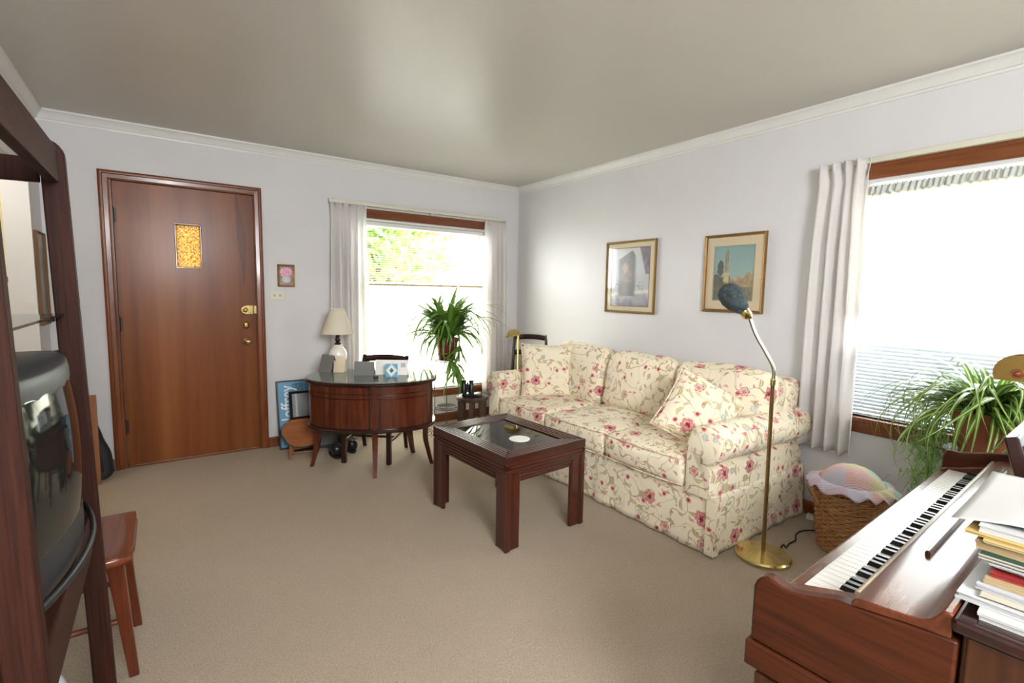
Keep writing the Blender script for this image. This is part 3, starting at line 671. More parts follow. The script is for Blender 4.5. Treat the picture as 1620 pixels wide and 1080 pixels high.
# base under the cushions
obj('base', MB().box(-.93, -.06, SY0+.06, SY1-.06, .02, .30), FLORAL, sofa, boxuv=True, bevel=.02)
def skirt(p0, p1, seed, top=.315):
    p0, p1 = Vector(p0), Vector(p1); t = (p1-p0); L = t.length; t.normalize(); nrm = Vector((t.y, -t.x, 0))
    def fn(u, v):
        z = top*(1-v)+.006*v; f = v**1.3
        w = .006*math.sin(u*L*26+seed+2*math.sin(u*7+seed))*f+.010*f+.012*mnoise.noise(Vector((u*L*5, v*2, seed)))*f
        p = p0+t*(u*L)+nrm*w; return (p.x, p.y, z)
    return MB().grid(fn, int(L*50), 10)
obj('skirt', skirt((SX, SY1-.02, 0), (SX, SY0, 0), 1), FLORAL, sofa, smooth=180, boxuv=True, solid=.004, recalc=False)
obj('skirt', skirt((SX, SY0, 0), (-.03, SY0, 0), 2), FLORAL, sofa, smooth=180, boxuv=True, solid=.004, recalc=False)
obj('skirt', skirt((-.03, SY1, 0), (SX, SY1, 0), 3), FLORAL, sofa, smooth=180, boxuv=True, solid=.004, recalc=False)
# corner kick pleat
obj('skirt_pleat', MB().prism([(SX-.012, SY0-.012), (SX-.012, SY0+.035), (SX-.02, SY0+.03), (SX-.02, SY0-.022), (SX+.03, SY0-.022), (SX+.035, SY0-.012)], 'z', .008, .315), FLORAL, sofa, boxuv=True, bevel=.004)
def arm(sgn, y_in, y_out):
    # profile in (y, z): vertical inside, big roll outwards; extruded along x with soft front
    yo = y_out; w = abs(y_out-y_in); prof = []
    rc = .098; yc = y_out-sgn*(-.0)-sgn*.055; zc = .565
    pts = [(y_in, .30), (y_in, .55)]
    a0 = 160; a1 = -115
    for i in range(19):
        a = math.radians(a0+(a1-a0)*i/18); pts.append((yc+sgn*rc*math.cos(a), zc+rc*math.sin(a)))
    pts += [(y_out-sgn*.012, .44), (y_out-sgn*.004, .30)]
    m = MB(); xs = [-.99, -.985, -.965, -.80, -.6, -.4, -.2, -.05]; sc = [.86, .95, 1, 1, 1.0, .99, .99, .98]
    cy = sum(p[0] for p in pts)/len(pts); cz = sum(p[1] for p in pts)/len(pts); n = len(pts); vs = []
    for x, s in zip(xs, sc):
        for k, (y, z) in enumerate(pts):
            wv = .006*mnoise.noise(Vector((x*5, y*6, z*6)))*(1 if -.96 < x else 0)
            vs.append((x, cy+(y-cy)*s+wv, cz+(z-cz)*s+wv if z > .31 else z))
    fs = [(i*n+j, i*n+(j+1) % n, (i+1)*n+(j+1) % n, (i+1)*n+j) for i in range(len(xs)-1) for j in range(n)]+[tuple(range(n)), tuple(range((len(xs)-1)*n, len(xs)*n))]
    m.add(vs, fs)
    a = obj('arm', m, FLORAL, sofa, smooth=50, boxuv=True)
    ring = [(-.966, cy+(y-cy)*1.005, cz+(z-cz)*1.005) for y, z in pts[1:-1]]
    obj('welt', MB().tube(ring, .005, 6), FLORAL, a, boxuv=True, smooth=60)
    return a
arm(-1, -2.905, -3.065)
arm(1, -1.145, -1.0)
# back
def backshape(p, q):
    x = q.x+.10*(q.z+.24)/.5*1.0
    return (x, q.y, q.z)
m = MB(); m.x = T(-.17, (SY0+SY1)/2, .56); m.soft((.10, 1.0, .275), .07, (0, 0, 0), 10, .004, 3, lambda p, q: (q.x+.06*p[2], q.y, q.z)); obj('back', m, FLORAL, sofa, smooth=70, boxuv=True)
# seat cushions
ys = [-1.145, -1.73, -2.32, -2.905]
for i in range(3):
    a, b = ys[i+1], ys[i]; m = MB(); m.x = T(-.64, (a+b)/2, .385)
    m.soft((.355, (b-a)/2-.002, .082), .045, (.012, .004, .03), 14, .007, i+1); o = obj('seat_cushion', m, FLORAL, sofa, smooth=70, boxuv=True)
    w = MB(); x0, x1, y0, y1 = -.988, -.30, a+.014, b-.014
    for zz in (.457, .318): w.tube([(x0+.012, y0, zz), (x0-.002, y0+.03, zz), (x0-.012, (y0+y1)/2, zz), (x0-.002, y1-.03, zz), (x0+.012, y1, zz)], .0045, 6)
    obj('welt', w, FLORAL, o, boxuv=True, smooth=60)
# back cushions
ycs = [(-1.13, -1.75), (-1.755, -2.375), (-2.38, -3.04)]
for i, (b, a) in enumerate(ycs):
    m = MB(); m.x = T(-.335, (a+b)/2, .665, ry=math.radians(13), rz=math.radians((-2, 0, 3)[i]))
    hh = (.235, .225, .225)[i]
    m.soft((.105, (b-a)/2-.004, hh), .07, (.05, .0, .0), 14, .012, i+5, lambda p, q: (q.x, q.y, q.z-.035*(abs(p[1])**5)*(1 if p[2] > 0 else 0)))
    o = obj('back_cushion', m, FLORAL, sofa, smooth=70, boxuv=True)
def throw(label, loc, rot, s, th, seed):
    t = thing('throw_pillow', label, 'pillow', loc, rot=rot)
    def half(sg):
        def fn(u, v):
            a, b = 2*u-1, 2*v-1
            k = max(0, (1-a**2)*(1-b**2))**.42
            sx = 1-.07*(1-b*b)*abs(a)**3; sz = 1-.07*(1-a*a)*abs(b)**3
            return (a*s*sx, sg*(th*k)+.006*nz(a, b, 2.5, seed), b*s*sz)
        return fn
    m = MB(); m.grid(half(1), 22, 22); m.grid(half(-1), 22, 22)
    me = mesh('cover', m, 180, True); bm = bmesh.new(); bm.from_mesh(me); bmesh.ops.remove_doubles(bm, verts=bm.verts, dist=.0005); bmesh.ops.recalc_face_normals(bm, faces=bm.faces); bm.to_mesh(me); bm.free(); do_boxuv(me)
    obj('cover', me, FLORAL, t)
    ed = []
    for i in range(22): ed.append(half(1)(i/22, 0))
    for i in range(22): ed.append(half(1)(1, i/22))
    for i in range(22): ed.append(half(1)(1-i/22, 1))
    for i in range(22): ed.append(half(1)(0, 1-i/22))
    obj('welt', MB().tube(ed, .005, 6, True), FLORAL, t, boxuv=True, smooth=60)
    return t
throw('square floral throw pillow upright on the left seat of the sofa', (-.60, -1.30, .675), (math.radians(-14), 0, math.radians(-30)), .225, .075, 2)
throw('floral throw pillow tilted on one corner against the right sofa arm', (-.655, -2.75, .64), (math.radians(-30), math.radians(27), math.radians(-56)), .205, .075, 4)

# ------------------------------------------------------------------ coffee table
ct = thing('coffee_table', 'square edged mahogany coffee table with stepped mouldings and glass top', 'table', (-1.561, -2.095, 0), math.radians(3.5))
a_, b_, hz = .285, .365, .50
NS = 5; sw_ = .0205
def ubox(m, side, o, inset, thick):
    pass
# stepped legs: each leg is two faces of five nested strips
top = MB()
for k in range(NS):
    z1 = hz-.0012*k; o = .020*k+.002*(k > 0); i = .020*(k+1)-.0022
    x0, y0, x1, y1 = a_-o, b_-o, a_-i, b_-i
    for q in ((-x0, x0, -y0, -y1), (-x0, x0, y1, y0), (-x0, -x1, -y1, y1), (x1, x0, -y1, y1)): top.box(*q, hz-.05, z1)
for q in ((-a_+.004, a_-.004, -b_+.004, -b_+.10), (-a_+.004, a_-.004, b_-.10, b_-.004), (-a_+.004, -a_+.10, -b_+.10, b_-.10), (a_-.10, a_-.004, -b_+.10, b_-.10)): top.box(*q, hz-.049, hz-.020)
obj('top_frame', top, TABLE, ct, bevel=.005, seg=3)
gx, gy = a_-.100, b_-.100
obj('glass_top', MB().box(-gx-.004, gx+.004, -gy-.004, gy+.004, hz-.0195, hz-.0125), tintglass('smoked_glass', (.42, .43, .40, 1)), ct)
for sx in (-1, 1):
    for sy in (-1, 1):
        m = MB()
        for k in range(NS):
            d_ = .0045*k; u0, u1 = .020*k, .020*(k+1); zt = hz-.05-.020*(k+1)
            # face towards x (strip runs along y)
            xa, xb = sx*(a_-d_), sx*(a_-.034); ya, yb = sy*(b_-u0-(.0012 if k else 0)), sy*(b_-u1+.0012)
            m.box(min(xa, xb), max(xa, xb), min(ya, yb), max(ya, yb), 0, zt)
            if k: 
                ya, yb = sy*(b_-d_), sy*(b_-.034); xa, xb = sx*(a_-u0-.0012), sx*(a_-u1+.0012)
                m.box(min(xa, xb), max(xa, xb), min(ya, yb), max(ya, yb), 0, zt)
        for (p0, p1, q0, q1) in ((a_-.009, a_-.034, b_-.009, b_-.099), (a_-.034, a_-.099, b_-.009, b_-.034)): m.box(min(sx*p0, sx*p1), max(sx*p0, sx*p1), min(sy*q0, sy*q1), max(sy*q0, sy*q1), 0.001, hz-.06)
        obj('leg', m, TABLEZ, ct, bevel=.007, seg=3)
for side, L, D in (('x', b_, a_), ('y', a_, b_)):
    for s_ in (-1, 1):
        m = MB()
        for k in range(NS):
            d_ = .0045*k; z1 = hz-.05-.020*k-.0012; z0 = z1-.0176
            lo, hi = sorted((s_*(D-d_), s_*(D-.034)))
            e = L-.020*k
            if side == 'x': m.box(lo, hi, -e, e, z0, z1)
            else: m.box(-e, e, lo, hi, z0, z1)
        lo, hi = sorted((s_*(D-.023), s_*(D-.034)))
        if side == 'x': m.box(lo, hi, -L+.10, L-.10, hz-.148, hz-.052)
        else: m.box(-L+.10, L-.10, lo, hi, hz-.148, hz-.052)
        obj('apron', m, TABLEY if side == 'x' else TABLE, ct, bevel=.007, seg=3)
m = MB(); n = 40
pts = [((.058+.002*math.cos(24*2*PI*i/96))*math.cos(2*PI*i/96), (.058+.002*math.cos(24*2*PI*i/96))*math.sin(2*PI*i/96)) for i in range(96)]
m.prism(pts, 'z', 0, .003); o = tag(obj('doily', m, PAPER, loc=(-1.555, -2.215, hz-.0125)), 'round white scalloped doily on the glass of the coffee table', 'doily')

# ------------------------------------------------------------------ kidney desk
dk = thing('writing_desk', 'kidney shaped mahogany desk with curved panelled front and glass top', 'desk', (-1.925, -.85, 0), math.radians(-30))
def outline(g=0.0, n=160):
    # local x along the front, local y negative towards the viewer
    pts = []; A, B, Bk = .475+g, .315+g, .335+g
    for i in range(n+1):
        t_ = PI*i/n; pts.append((-A*math.cos(t_), -B*abs(math.sin(t_))**.86))
    for i in range(1, 12):
        t_ = i/12; ang = t_*PI/2; pts.append((A-.13*(1-math.cos(ang))*1.0, Bk*math.sin(ang)))
    for i in range(1, 16):
        t_ = i/16; x = (A-.13)*(1-2*t_); pts.append((x, Bk-.07*math.sin(PI*t_)))
    for i in range(0, 11):
        ang = (1-(i+1)/12)*PI/2; pts.append((-(A-.13*(1-math.cos(ang))), Bk*math.sin(ang)))
    return pts
DZ0, DZT = .318, .675
def ring_prism(z0, z1, g, th=None):
    m = MB(); m.prism(outline(g), 'z', z0, z1); return m
obj('body', ring_prism(DZ0+.02, DZT-.02, -.03), DESK, dk, smooth=30)
obj('top', ring_prism(DZT-.022, DZT, 0), DESKD, dk, smooth=30, bevel=.005)
obj('glass_top', ring_prism(DZT, DZT+.007, -.006), tintglass('desk_glass', (.80, .90, .82, 1), 2.4, .22), dk, smooth=30)
obj('bottom_moulding', ring_prism(DZ0, DZ0+.024, -.012), DESKD, dk, smooth=30, bevel=.006)
fr = outline(-.03)
def band(z0, z1, i0, i1, out=.004):
    q = fr[i0:i1+1]; o = outline(-.03+out)[i0:i1+1]; m = MB(); n = len(q)
    m.add([(x, y, z0) for x, y in q]+[(x, y, z0) for x, y in o]+[(x, y, z1) for x, y in o]+[(x, y, z1) for x, y in q],
          [(n+i, n+i+1, 2*n+i+1, 2*n+i) for i in range(n-1)]+[(2*n+i, 2*n+i+1, 3*n+i+1, 3*n+i) for i in range(n-1)]+[(i, n+i, n+i+1, i+1)[::-1] for i in range(n-1)]+[(0, n, 2*n, 3*n), (n-1, 2*n-1, 3*n-1, 4*n-1)]); return m
obj('cross_rail', band(.568, .584, 0, 160), DESK, dk, smooth=30); obj('centre_stile', band(DZ0+.02, DZT-.02, 86, 89, .006), DESK, dk, smooth=30)
for z0, z1 in ((DZ0+.026, DZ0+.034), (.556, .562), (.590, .596), (DZT-.034, DZT-.027)): obj('inlay_band', band(z0, z1, 0, 160, .0015), DESKD, dk, smooth=30)
for i0, i1 in ((83, 84), (91, 92)): obj('inlay_band', band(DZ0+.03, DZT-.03, i0, i1, .0015), DESKD, dk, smooth=30)
def sabre(x, y, dx, dy):
    m = MB(); n = 9; vs = []
    for i in range(n+1):
        t_ = i/n; z = (DZ0+.005)*(1-t_); s = .021-.008*t_; f = -.012*math.sin(PI*min(1, t_*1.6)*.9)+.045*t_**2.4
        cx, cy = x+dx*f, y+dy*f; px, py = -dy, dx
        vs += [(cx+dx*s+px*s, cy+dy*s+py*s, z), (cx-dx*s+px*s, cy-dy*s+py*s, z), (cx-dx*s-px*s, cy-dy*s-py*s, z), (cx+dx*s-px*s, cy+dy*s-py*s, z)]
    m.add(vs, [(i*4+j, i*4+(j+1) % 4, i*4+4+(j+1) % 4, i*4+4+j) for i in range(n) for j in range(4)]+[(3, 2, 1, 0), (n*4, n*4+1, n*4+2, n*4+3)]); return m
for x, y, dx, dy in ((-.40, -.03, -.97, .0), (.40, .0, .97, .0), (.06, -.245, .1, -.99), (.25, .22, .5, .8), (-.25, .22, -.5, .8)):
    l_ = math.hypot(dx, dy); obj('leg', sabre(x, y, dx/l_, dy/l_), DESK, dk, smooth=40)
GZ = DZT+.007
# things on the desk
lp = thing('table_lamp', 'cream shaded table lamp with flower painted china base on the desk', 'lamp', (-2.045, -.395, GZ))
m = MB().lathe([(.036, 0), (.05, .004), (.05, .014), (.036, .018), (.03, .03), (.034, .034)], 28); obj('brass_foot', m, BRASS, lp, smooth=40)
def chinamat():
    q = NT('painted_china'); v = q.coord('Object'); vo = q.n('ShaderNodeTexVoronoi'); q.put(vo.inputs['Vector'], v); vo.inputs['Scale'].default_value = 17
    sp = q.n('ShaderNodeSeparateColor'); q.put(sp.inputs[0], vo.outputs['Color']); z = q.n('ShaderNodeSeparateXYZ'); q.put(z.inputs[0], v)
    band_ = q.math('MULTIPLY', q.math('GREATER_THAN', z.outputs[2], .085), q.math('LESS_THAN', z.outputs[2], .145))
    k = q.math('MULTIPLY', q.math('LESS_THAN', q.math('ADD', vo.outputs['Distance'], q.math('MULTIPLY', q.noise(v, 60, 2), .3)), .5), band_)
    c = q.ramp(sp.outputs[0], [(0, col(214, 90, 70)), (.4, col(110, 124, 160)), (.6, col(120, 140, 96)), (.75, col(206, 70, 60))], 'CONSTANT')
    return q.set(Base_Color=q.mix(k, col(232, 230, 220), c), Roughness=.15)
m = MB().lathe([(.03, .032), (.05, .05), (.066, .08), (.07, .11), (.062, .145), (.044, .17), (.03, .178), (.034, .186), (.03, .192)], 32); obj('china_base', m, chinamat(), lp, smooth=50)
m = MB().lathe([(.022, .192), (.026, .20), (.014, .212), (.02, .222), (.022, .235), (.013, .25), (.016, .262), (.01, .275), (.004, .28), (.004, .46), (0, .46)], 20); obj('turned_neck', m, DARKW, lp, smooth=40)
m = MB().grid(lambda u, v: ((.122-.070*v)*math.cos(2*PI*u), (.122-.070*v)*math.sin(2*PI*u), .283+.195*v), 40, 8, True)
sh = obj('lamp_shade', m, sheer('lampshade_cloth', (.88, .83, .72, 1), .0, .45), lp, smooth=180, solid=.002, recalc=False)
for r, z in ((.1225, .283), (.0525, .478)): obj('shade_trim', MB().tube([(r*math.cos(2*PI*i/40), r*math.sin(2*PI*i/40), z) for i in range(40)], .003, 6, True), plain('cream_braid', col(226, 214, 186), .8), sh)
def card(label, x, y, rz, w, h, mat, lean=.25, name='greeting_card', fold=.10, cat='card'):
    t = thing(name, label, cat, (x, y, GZ), rz)
    sx = math.sin(lean); 
    m = MB(); m.add([(-w/2, 0, 0), (w/2, 0, 0), (w/2, h*sx, h*math.cos(lean)), (-w/2, h*sx, h*math.cos(lean))], [(0, 1, 2, 3)])
    obj('front_leaf', m, mat, t, solid=.0015, recalc=False)
    m = MB(); m.add([(-w/2, 2*h*sx, 0), (w/2, 2*h*sx, 0), (w/2, h*sx+.001, h*math.cos(lean)), (-w/2, h*sx+.001, h*math.cos(lean))], [(0, 1, 2, 3)])
    obj('back_leaf', m, mat, t, solid=.0015, recalc=False); return t
GREYC = plain('grey_card', col(116, 116, 114), .7); CRC = plain('cream_card', col(220, 204, 176), .7)
card('narrow grey folded card at the left end of the desk, in front of the lamp', -2.19, -.54, math.radians(-62), .13, .135, GREYC, .3)
card('upright cream folded card in front of the lamp base', -2.10, -.60, math.radians(-38), .085, .125, CRC, .2)
card('wide grey folded card near the middle of the desk', -1.985, -.83, math.radians(-32), .145, .105, GREYC, .3)
ev = thing('envelope', 'white postcard standing behind the blue diamond card on the desk', 'envelope', (-1.795, -.90, GZ), math.radians(-33))
m = MB(); m.x = T(0, 0, 0, rx=-.12); m.box(-.12, .12, 0, .001, 0, .112); obj('sheet', m, PAPER, ev)
m = MB(); m.x = T(0, 0, 0, rx=-.12); m.box(.068, .102, -.0006, 0, .058, .09); obj('postage_stamp', m, plain('stamp_grey', col(178, 182, 190), .7), ev)
m = MB(); m.x = T(0, 0, 0, rx=-.12)
for k in range(3): m.box(-.115, -.085, -.0006, 0, .096-.006*k, .098-.006*k)
obj('printed_line', m, plain('print_grey', col(186, 188, 194), .7), ev)
def art_diamond(u, v):
    a = abs(u-.5)+abs(v-.5)*1.0
    if a < .20: return col(52, 112, 128)
    if a < .42: return col(232, 232, 226)
    if a < .5: return col(206, 214, 214)
    return col(96, 164, 196)
bc = thing('greeting_card', 'blue and white card with a diamond motif propped at the front of the desk', 'card', (-1.835, -1.0, GZ), math.radians(-33))
p_ = painted('front_leaf', .088, .098, 60, 60, art_diamond, PAINT, bc, 0); p_.location = (0, 0, .05); p_.rotation_euler = (-.12, 0, 0)
m = MB(); m.x = T(0, .01, 0, rx=-.12); m.box(-.044, .044, .001, .002, .002, .098); obj('back_leaf', m, PAPER, bc)
m = MB().soft((.02, .012, .012), .011, n=6); tag(obj('paper_clip_holder', m, BLACK, loc=(-1.955, -1.01, GZ+.012), smooth=60), 'small black rounded clip at the front edge of the desk', 'clip')

# ------------------------------------------------------------------ chair pulled in at the desk
def slat_chair(label, loc, rotz, mat, seat_h=.44, w=.40, d=.38, top=.84, group=None, rails=(.80,), seatmat=None):
    t = thing('dining_chair', label, 'chair', loc, rotz)
    # local: seat faces -y, backrest at +y
    m = MB(); m.soft((w/2, d/2, .018), .016, (0, 0, .004), 8); o = obj('seat', m, seatmat or mat, t, loc=(0, 0, seat_h-.018), smooth=60)
    for sx in (-1, 1):
        obj('leg', MB().box(sx*(w/2-.035)-.017, sx*(w/2-.035)+.017, -d/2+.012, -d/2+.046, 0, seat_h-.03), mat, t, bevel=.003)
        m = MB(); x = sx*(w/2-.03); m.tube(smoothpath([(x, d/2+.055, 0), (x, d/2-.0, .22), (x, d/2+.005, seat_h), (x, d/2+.03, .65), (x, d/2+.085, top)]), .0165, 8); obj('leg', m, mat, t, smooth=50)
    m = MB()
    for y in (-d/2+.03,): m.box(-w/2+.04, w/2-.04, y-.008, y+.008, seat_h-.075, seat_h-.034)
    for sx in (-1, 1): m.box(sx*(w/2-.035)-.008, sx*(w/2-.035)+.008, -d/2+.03, d/2, seat_h-.075, seat_h-.034)
    obj('seat_rail', m, mat, t)
    for z in rails:
        yb = d/2+.03+(z-.65)/(top-.65)*.055
        m = MB()
        def fn(u, v, yb=yb, z=z): 
            x = (u-.5)*(w-.05); return (x, yb+.035*(1-(2*u-1)**2), z-.03+.05*v+.012*(1-(2*u-1)**2))
        m.grid(fn, 14, 2); obj('back_rail', m, mat, t, solid=.014, smooth=60)
    for sx in (-1, 1): obj('stretcher', MB().tube([(sx*(w/2-.034), -d/2+.03, .17), (sx*(w/2-.03), d/2+.012, .17)], .009, 8), mat, t)
    obj('stretcher', MB().tube([(-w/2+.034, -.02, .17), (w/2-.034, -.02, .17)], .009, 8), mat, t)
    return t
slat_chair('dark wooden chair pushed in behind the desk', (-1.855, -.685, 0), math.radians(-40), DARKW, .435, .42, .40, .77, rails=(.745, .62))
slat_chair('dark ladder back chair in the corner behind the sofa arm', (-.30, -.55, 0), math.radians(-52), DARKW, .43, .40, .36, .885, rails=(.855, .70))

# ------------------------------------------------------------------ brass reading lamp in the corner
rl = thing('reading_lamp', 'brass reading lamp with pyramid shade in the corner behind the sofa', 'lamp', (-.52, -.76, 0))
obj('base', MB().lathe([(.11, 0), (.11, .012), (.03, .022), (.012, .03), (0, .03)], 28), BRASS, rl, smooth=40)
obj('pole', MB().tube([(0, 0, .028), (0, 0, .93)], .007, 10), BRASS, rl)
m = MB().tube(smoothpath([(0, 0, .93), (0, 0, .955), (-.012, .012, .965)]), .009, 8); m.lathe([(.0, .925), (.014, .93), (.014, .95), (0, .956)], 12); obj('swivel', m, BRASS, rl, smooth=50)
m = MB(); m.x = T(-.045, .035, .962, rz=math.radians(145), ry=math.radians(14))
m.add([(-.075, -.05, -.045), (.075, -.05, -.045), (.075, .05, -.045), (-.075, .05, -.045), (-.03, -.012, .012), (.03, -.012, .012), (.03, .012, .012), (-.03, .012, .012)],
      [(0, 1, 5, 4), (1, 2, 6, 5), (2, 3, 7, 6), (3, 0, 4, 7), (4, 5, 6, 7)])
shd = obj('lamp_shade', m, BRASS, rl, solid=.002)

# ------------------------------------------------------------------ items on the floor behind the desk
CORNER_T = math.radians(12)
pf = thing('framed_poster', 'tall blue poster in a black frame leaning on the wall by the door', 'poster', (-2.27, -.125, 0), rot=(math.radians(-11), 0, 0))
Wp, Hp = .36, .56
obj('frame', pane_frame(MB(), -Wp/2, Wp/2, 0, Hp, -.018, 0, .012), BLACK, pf, bevel=.002)
obj('print', MB().box(-Wp/2+.01, Wp/2-.01, -.010, -.004, .01, Hp-.01), plain('poster_blue', col(92, 150, 186), .5, var=.12, nscale=12), pf, label='sky blue poster sheet')
fc = bpy.data.curves.new('lettering', 'FONT'); fc.body = 'Joffrey'; fc.size = .125; fc.extrude = .0005; fc.offset = .0015
fo = bpy.data.objects.new('lettering', fc); C.objects.link(fo); dg = bpy.context.evaluated_depsgraph_get(); dg.update()
lm = bpy.data.meshes.new_from_object(fo.evaluated_get(dg)); bpy.data.objects.remove(fo)
for v in lm.vertices: v.co = (-v.co.y*1.12, -v.co.z, v.co.x*.90)
lm.materials.clear(); lo = obj('lettering', lm, plain('poster_white', col(222, 230, 234), .6), pf, loc=(-.055, -.0115, .225))
lo.scale = (1.0, 1, 1.0)
m = MB(); R_ = random.Random(5)
for c0, nl in ((-.055, 6), (.045, 6)):
    for k in range(nl):
        x = c0
        while x < c0+.075:
            w_ = .006+R_.random()*.014; m.box(x, min(x+w_, c0+.085), -.0108, -.0102, .525-.010*k, .530-.010*k); x += w_+.004
obj('small_print', m, plain('print_navy', col(34, 46, 66), .6), pf)
m = MB()
for k in range(9): m.box(-.145, -.13+.05*R_.random(), -.0108, -.0102, .03+.012*k, .034+.012*k)
obj('small_print', m, plain('print_blue', col(58, 106, 142), .6), pf)
def art_photo(u, v):
    c = mixc(col(96, 96, 104), col(150, 150, 158), .5+.8*nz(u, v, 3))
    if u > .55 and v < .35: c = col(176, 170, 160)
    if u > .55 and .40 < v < .75: c = col(62, 62, 66)
    if abs(u-.12) < .02 or abs(u-.92) < .015: c = mixc(c, col(220, 220, 226), .7)
    return c
framed('smaller black framed grey photograph leaning before the blue poster', (-2.205, -.185, .245), (math.radians(-11), 0, 0), .34, .475, .022, .02, BLACK, art_photo, .30, .435, None, 40, 50)
framed('low dark red frame behind the little wooden seat', (-2.185, -.235, .142), (math.radians(-9), 0, 0), .40, .28, .020, .018, DARKW, art_dark, .365, .245, None, 20, 20)
st = thing('child_stool', 'small wooden folding stool with rounded tan seat leaning under the desk', 'stool', (-2.325, -.385, 0), math.radians(-14))
m = MB(); pts = []
for i in range(28):
    a = 2*PI*i/28; x = .140*math.copysign(abs(math.cos(a))**.65, math.cos(a)); z = .115*math.copysign(abs(math.sin(a))**.8, math.sin(a)); pts.append((x*(1.08 if z > 0 else 1-.18*abs(z)/.115), z))
m.x = T(0, -.02, .195, rx=math.radians(-38)); m.prism(pts, 'y', -.009, .009); obj('seat', m, wood('tan_wood', col(150, 84, 46), col(190, 118, 68), 'x', 1, .4, .2), st, bevel=.004, smooth=40)
TAN = wood('tan_wood_z', col(150, 92, 56), col(196, 136, 92), 'z', 1, .45, .1)
for sx in (-1, 1):
    obj('leg', MB().tube([(sx*.09, -.055, .0), (sx*.085, .005, .14)], .012, 8), TAN, st)
    obj('leg', MB().tube([(sx*.078, .055, .0), (sx*.078, .052, .285)], .009, 8), TAN, st)
obj('rung', MB().tube([(-.09, -.035, .045), (.09, -.035, .045)], .006, 8), TAN, st); obj('rung', MB().tube([(-.078, .055, .09), (.078, .055, .09)], .006, 8), TAN, st); obj('back_rail', MB().box(-.078, .078, .045, .058, .255, .268), TAN, st)
def shoe(label, x, y, rz):
    t = thing('shoe', label, 'shoe', (x, y, 0), rz, 'black shoes under the desk')
    def body(p, q):
        k = (p[1]+1)/2; hgt = .028+.062*max(0, min(1, (k-.35)/.3)); w = .045-.010*(abs(k-.35))**1.2
        return (q.x/.045*w, q.y, .016+(q.z+.045)/.09*hgt)
    obj('upper', MB().soft((.045, .13, .045), .035, n=10, shape=body), BLACK, t, smooth=70)
    m = MB(); pts = [(.047*math.cos(a)*(1-.12*math.sin(a)), .135*math.sin(a)) for a in [2*PI*i/24 for i in range(24)]]; m.prism(pts, 'z', 0, .018); obj('sole', m, plain('rubber_sole', col(26, 24, 24), .7), t)
    m = MB().tube([(.026*math.cos(a), .075+.042*math.sin(a), .098) for a in [2*PI*i/20 for i in range(20)]], .005, 6, True); obj('collar', m, BLACK, t)
    return t
shoe('black shoe under the desk, the one nearer the door', -2.10, -.47, math.radians(172))
shoe('black shoe under the desk, the one farther from the door', -1.965, -.40, math.radians(176))

# ------------------------------------------------------------------ stand and spider plant at the corner window
psx, psy = -1.13, -.52
ps = thing('plant_stand', 'thin wire plant stand with scroll feet in front of the corner window', 'plant stand', (psx, psy, 0))
WIRE = plain('wire_metal', col(96, 88, 78), .4, .7)
for k in range(4):
    a = PI/4+k*PI/2+.3; c, s = math.cos(a), math.sin(a)
    rod_ = obj('upright', MB().tube([(c*.105, s*.105, .06), (c*.105, s*.105, .70)], .0035, 6), WIRE, ps)
    sp = []
    for i in range(26):
        q = i/25*3.2*PI; r = .034*(1-i/25*.78); sp.append((.105+.012+.034+r*math.cos(PI-q), .042+r*math.sin(PI-q)))
    m = MB().tube([(c*r, s*r, z) for r, z in [(.105, .10), (.106, .07)]+[(p[0], p[1]) for p in sp]], .003, 5); m.tube([(c*.105, s*.105, .06), (c*.12, s*.12, .02), (c*.14, s*.14, .003)], .003, 5); obj('scroll_foot', m, WIRE, ps)
for r, z in ((.105, .27), (.07, .27), (.105, .70), (.09, .285)): obj('shelf_ring', MB().tube([(r*math.cos(2*PI*i/36), r*math.sin(2*PI*i/36), z) for i in range(36)], .004, 6, True), IRON, ps)
for k in range(4):
    a = PI/4+k*PI/2+.3
    for z in (.27, .70): obj('spoke', MB().tube([(0, 0, z), (.105*math.cos(a), .105*math.sin(a), z)], .003, 5), IRON, ps)

def leaf_mesh(L, w, bend, curl, name='leaf', n=9):
    """strap leaf leaving the origin along +x, lying up/over; bend = total pitch change (rad)"""
    vs = []; fs = []; uv = []; x = z = 0; y = 0; pitch = 0
    for i in range(n+1):
        t = i/n; ww = w*(.55+.45*math.sin(PI*min(1, t*1.3+.15)))*(1-t**3)+.0004; p = -bend*t**1.2
        fx, fz = math.sin(p), math.cos(p)
        vs += [(x, y-ww, z+.25*ww), (x, y, z), (x, y+ww, z+.25*ww)]; uv += [(0, t), (.5, t), (1, t)]
        x += math.cos(p)*L/n; z += math.sin(p)*L/n; y += curl*L/n*t
    for i in range(n):
        for j in range(2): fs.append((i*3+j, i*3+j+1, i*3+4+j, i*3+3+j))
    me = bpy.data.meshes.new(name); me.from_pydata(vs, [], fs); l = me.uv_layers.new(name='UVMap').data
    for p in me.polygons:
        p.use_smooth = True
        for li in p.loop_indices: l[li].uv = uv[me.loops[li].vertex_index]
    return me
R_ = random.Random(11)
LV = [leaf_mesh(1, .040+.010*R_.random(), 1.5+1.9*i/9, R_.uniform(-.5, .5)) for i in range(10)]
LS = [leaf_mesh(1, .034+.010*R_.random(), .3+.9*i/5, R_.uniform(-.3, .3)) for i in range(6)]
for me in LV+LS: me.materials.append(GREEN2)
LV2 = [leaf_mesh(1, .020+.007*R_.random(), 2.2+1.6*i/11, R_.uniform(-.9, .9), n=13) for i in range(12)]
for me in LV2: me.materials.append(GREEN)
def addleaf(me, parent, p, az, pitch, L, wscale=1.0):
    o = bpy.data.objects.new('leaf', me); C.objects.link(o); o.parent = parent; o.location = p; o.rotation_euler = (R_.uniform(-.3, .3), -pitch, az); o.scale = (L, L*wscale, L); return o
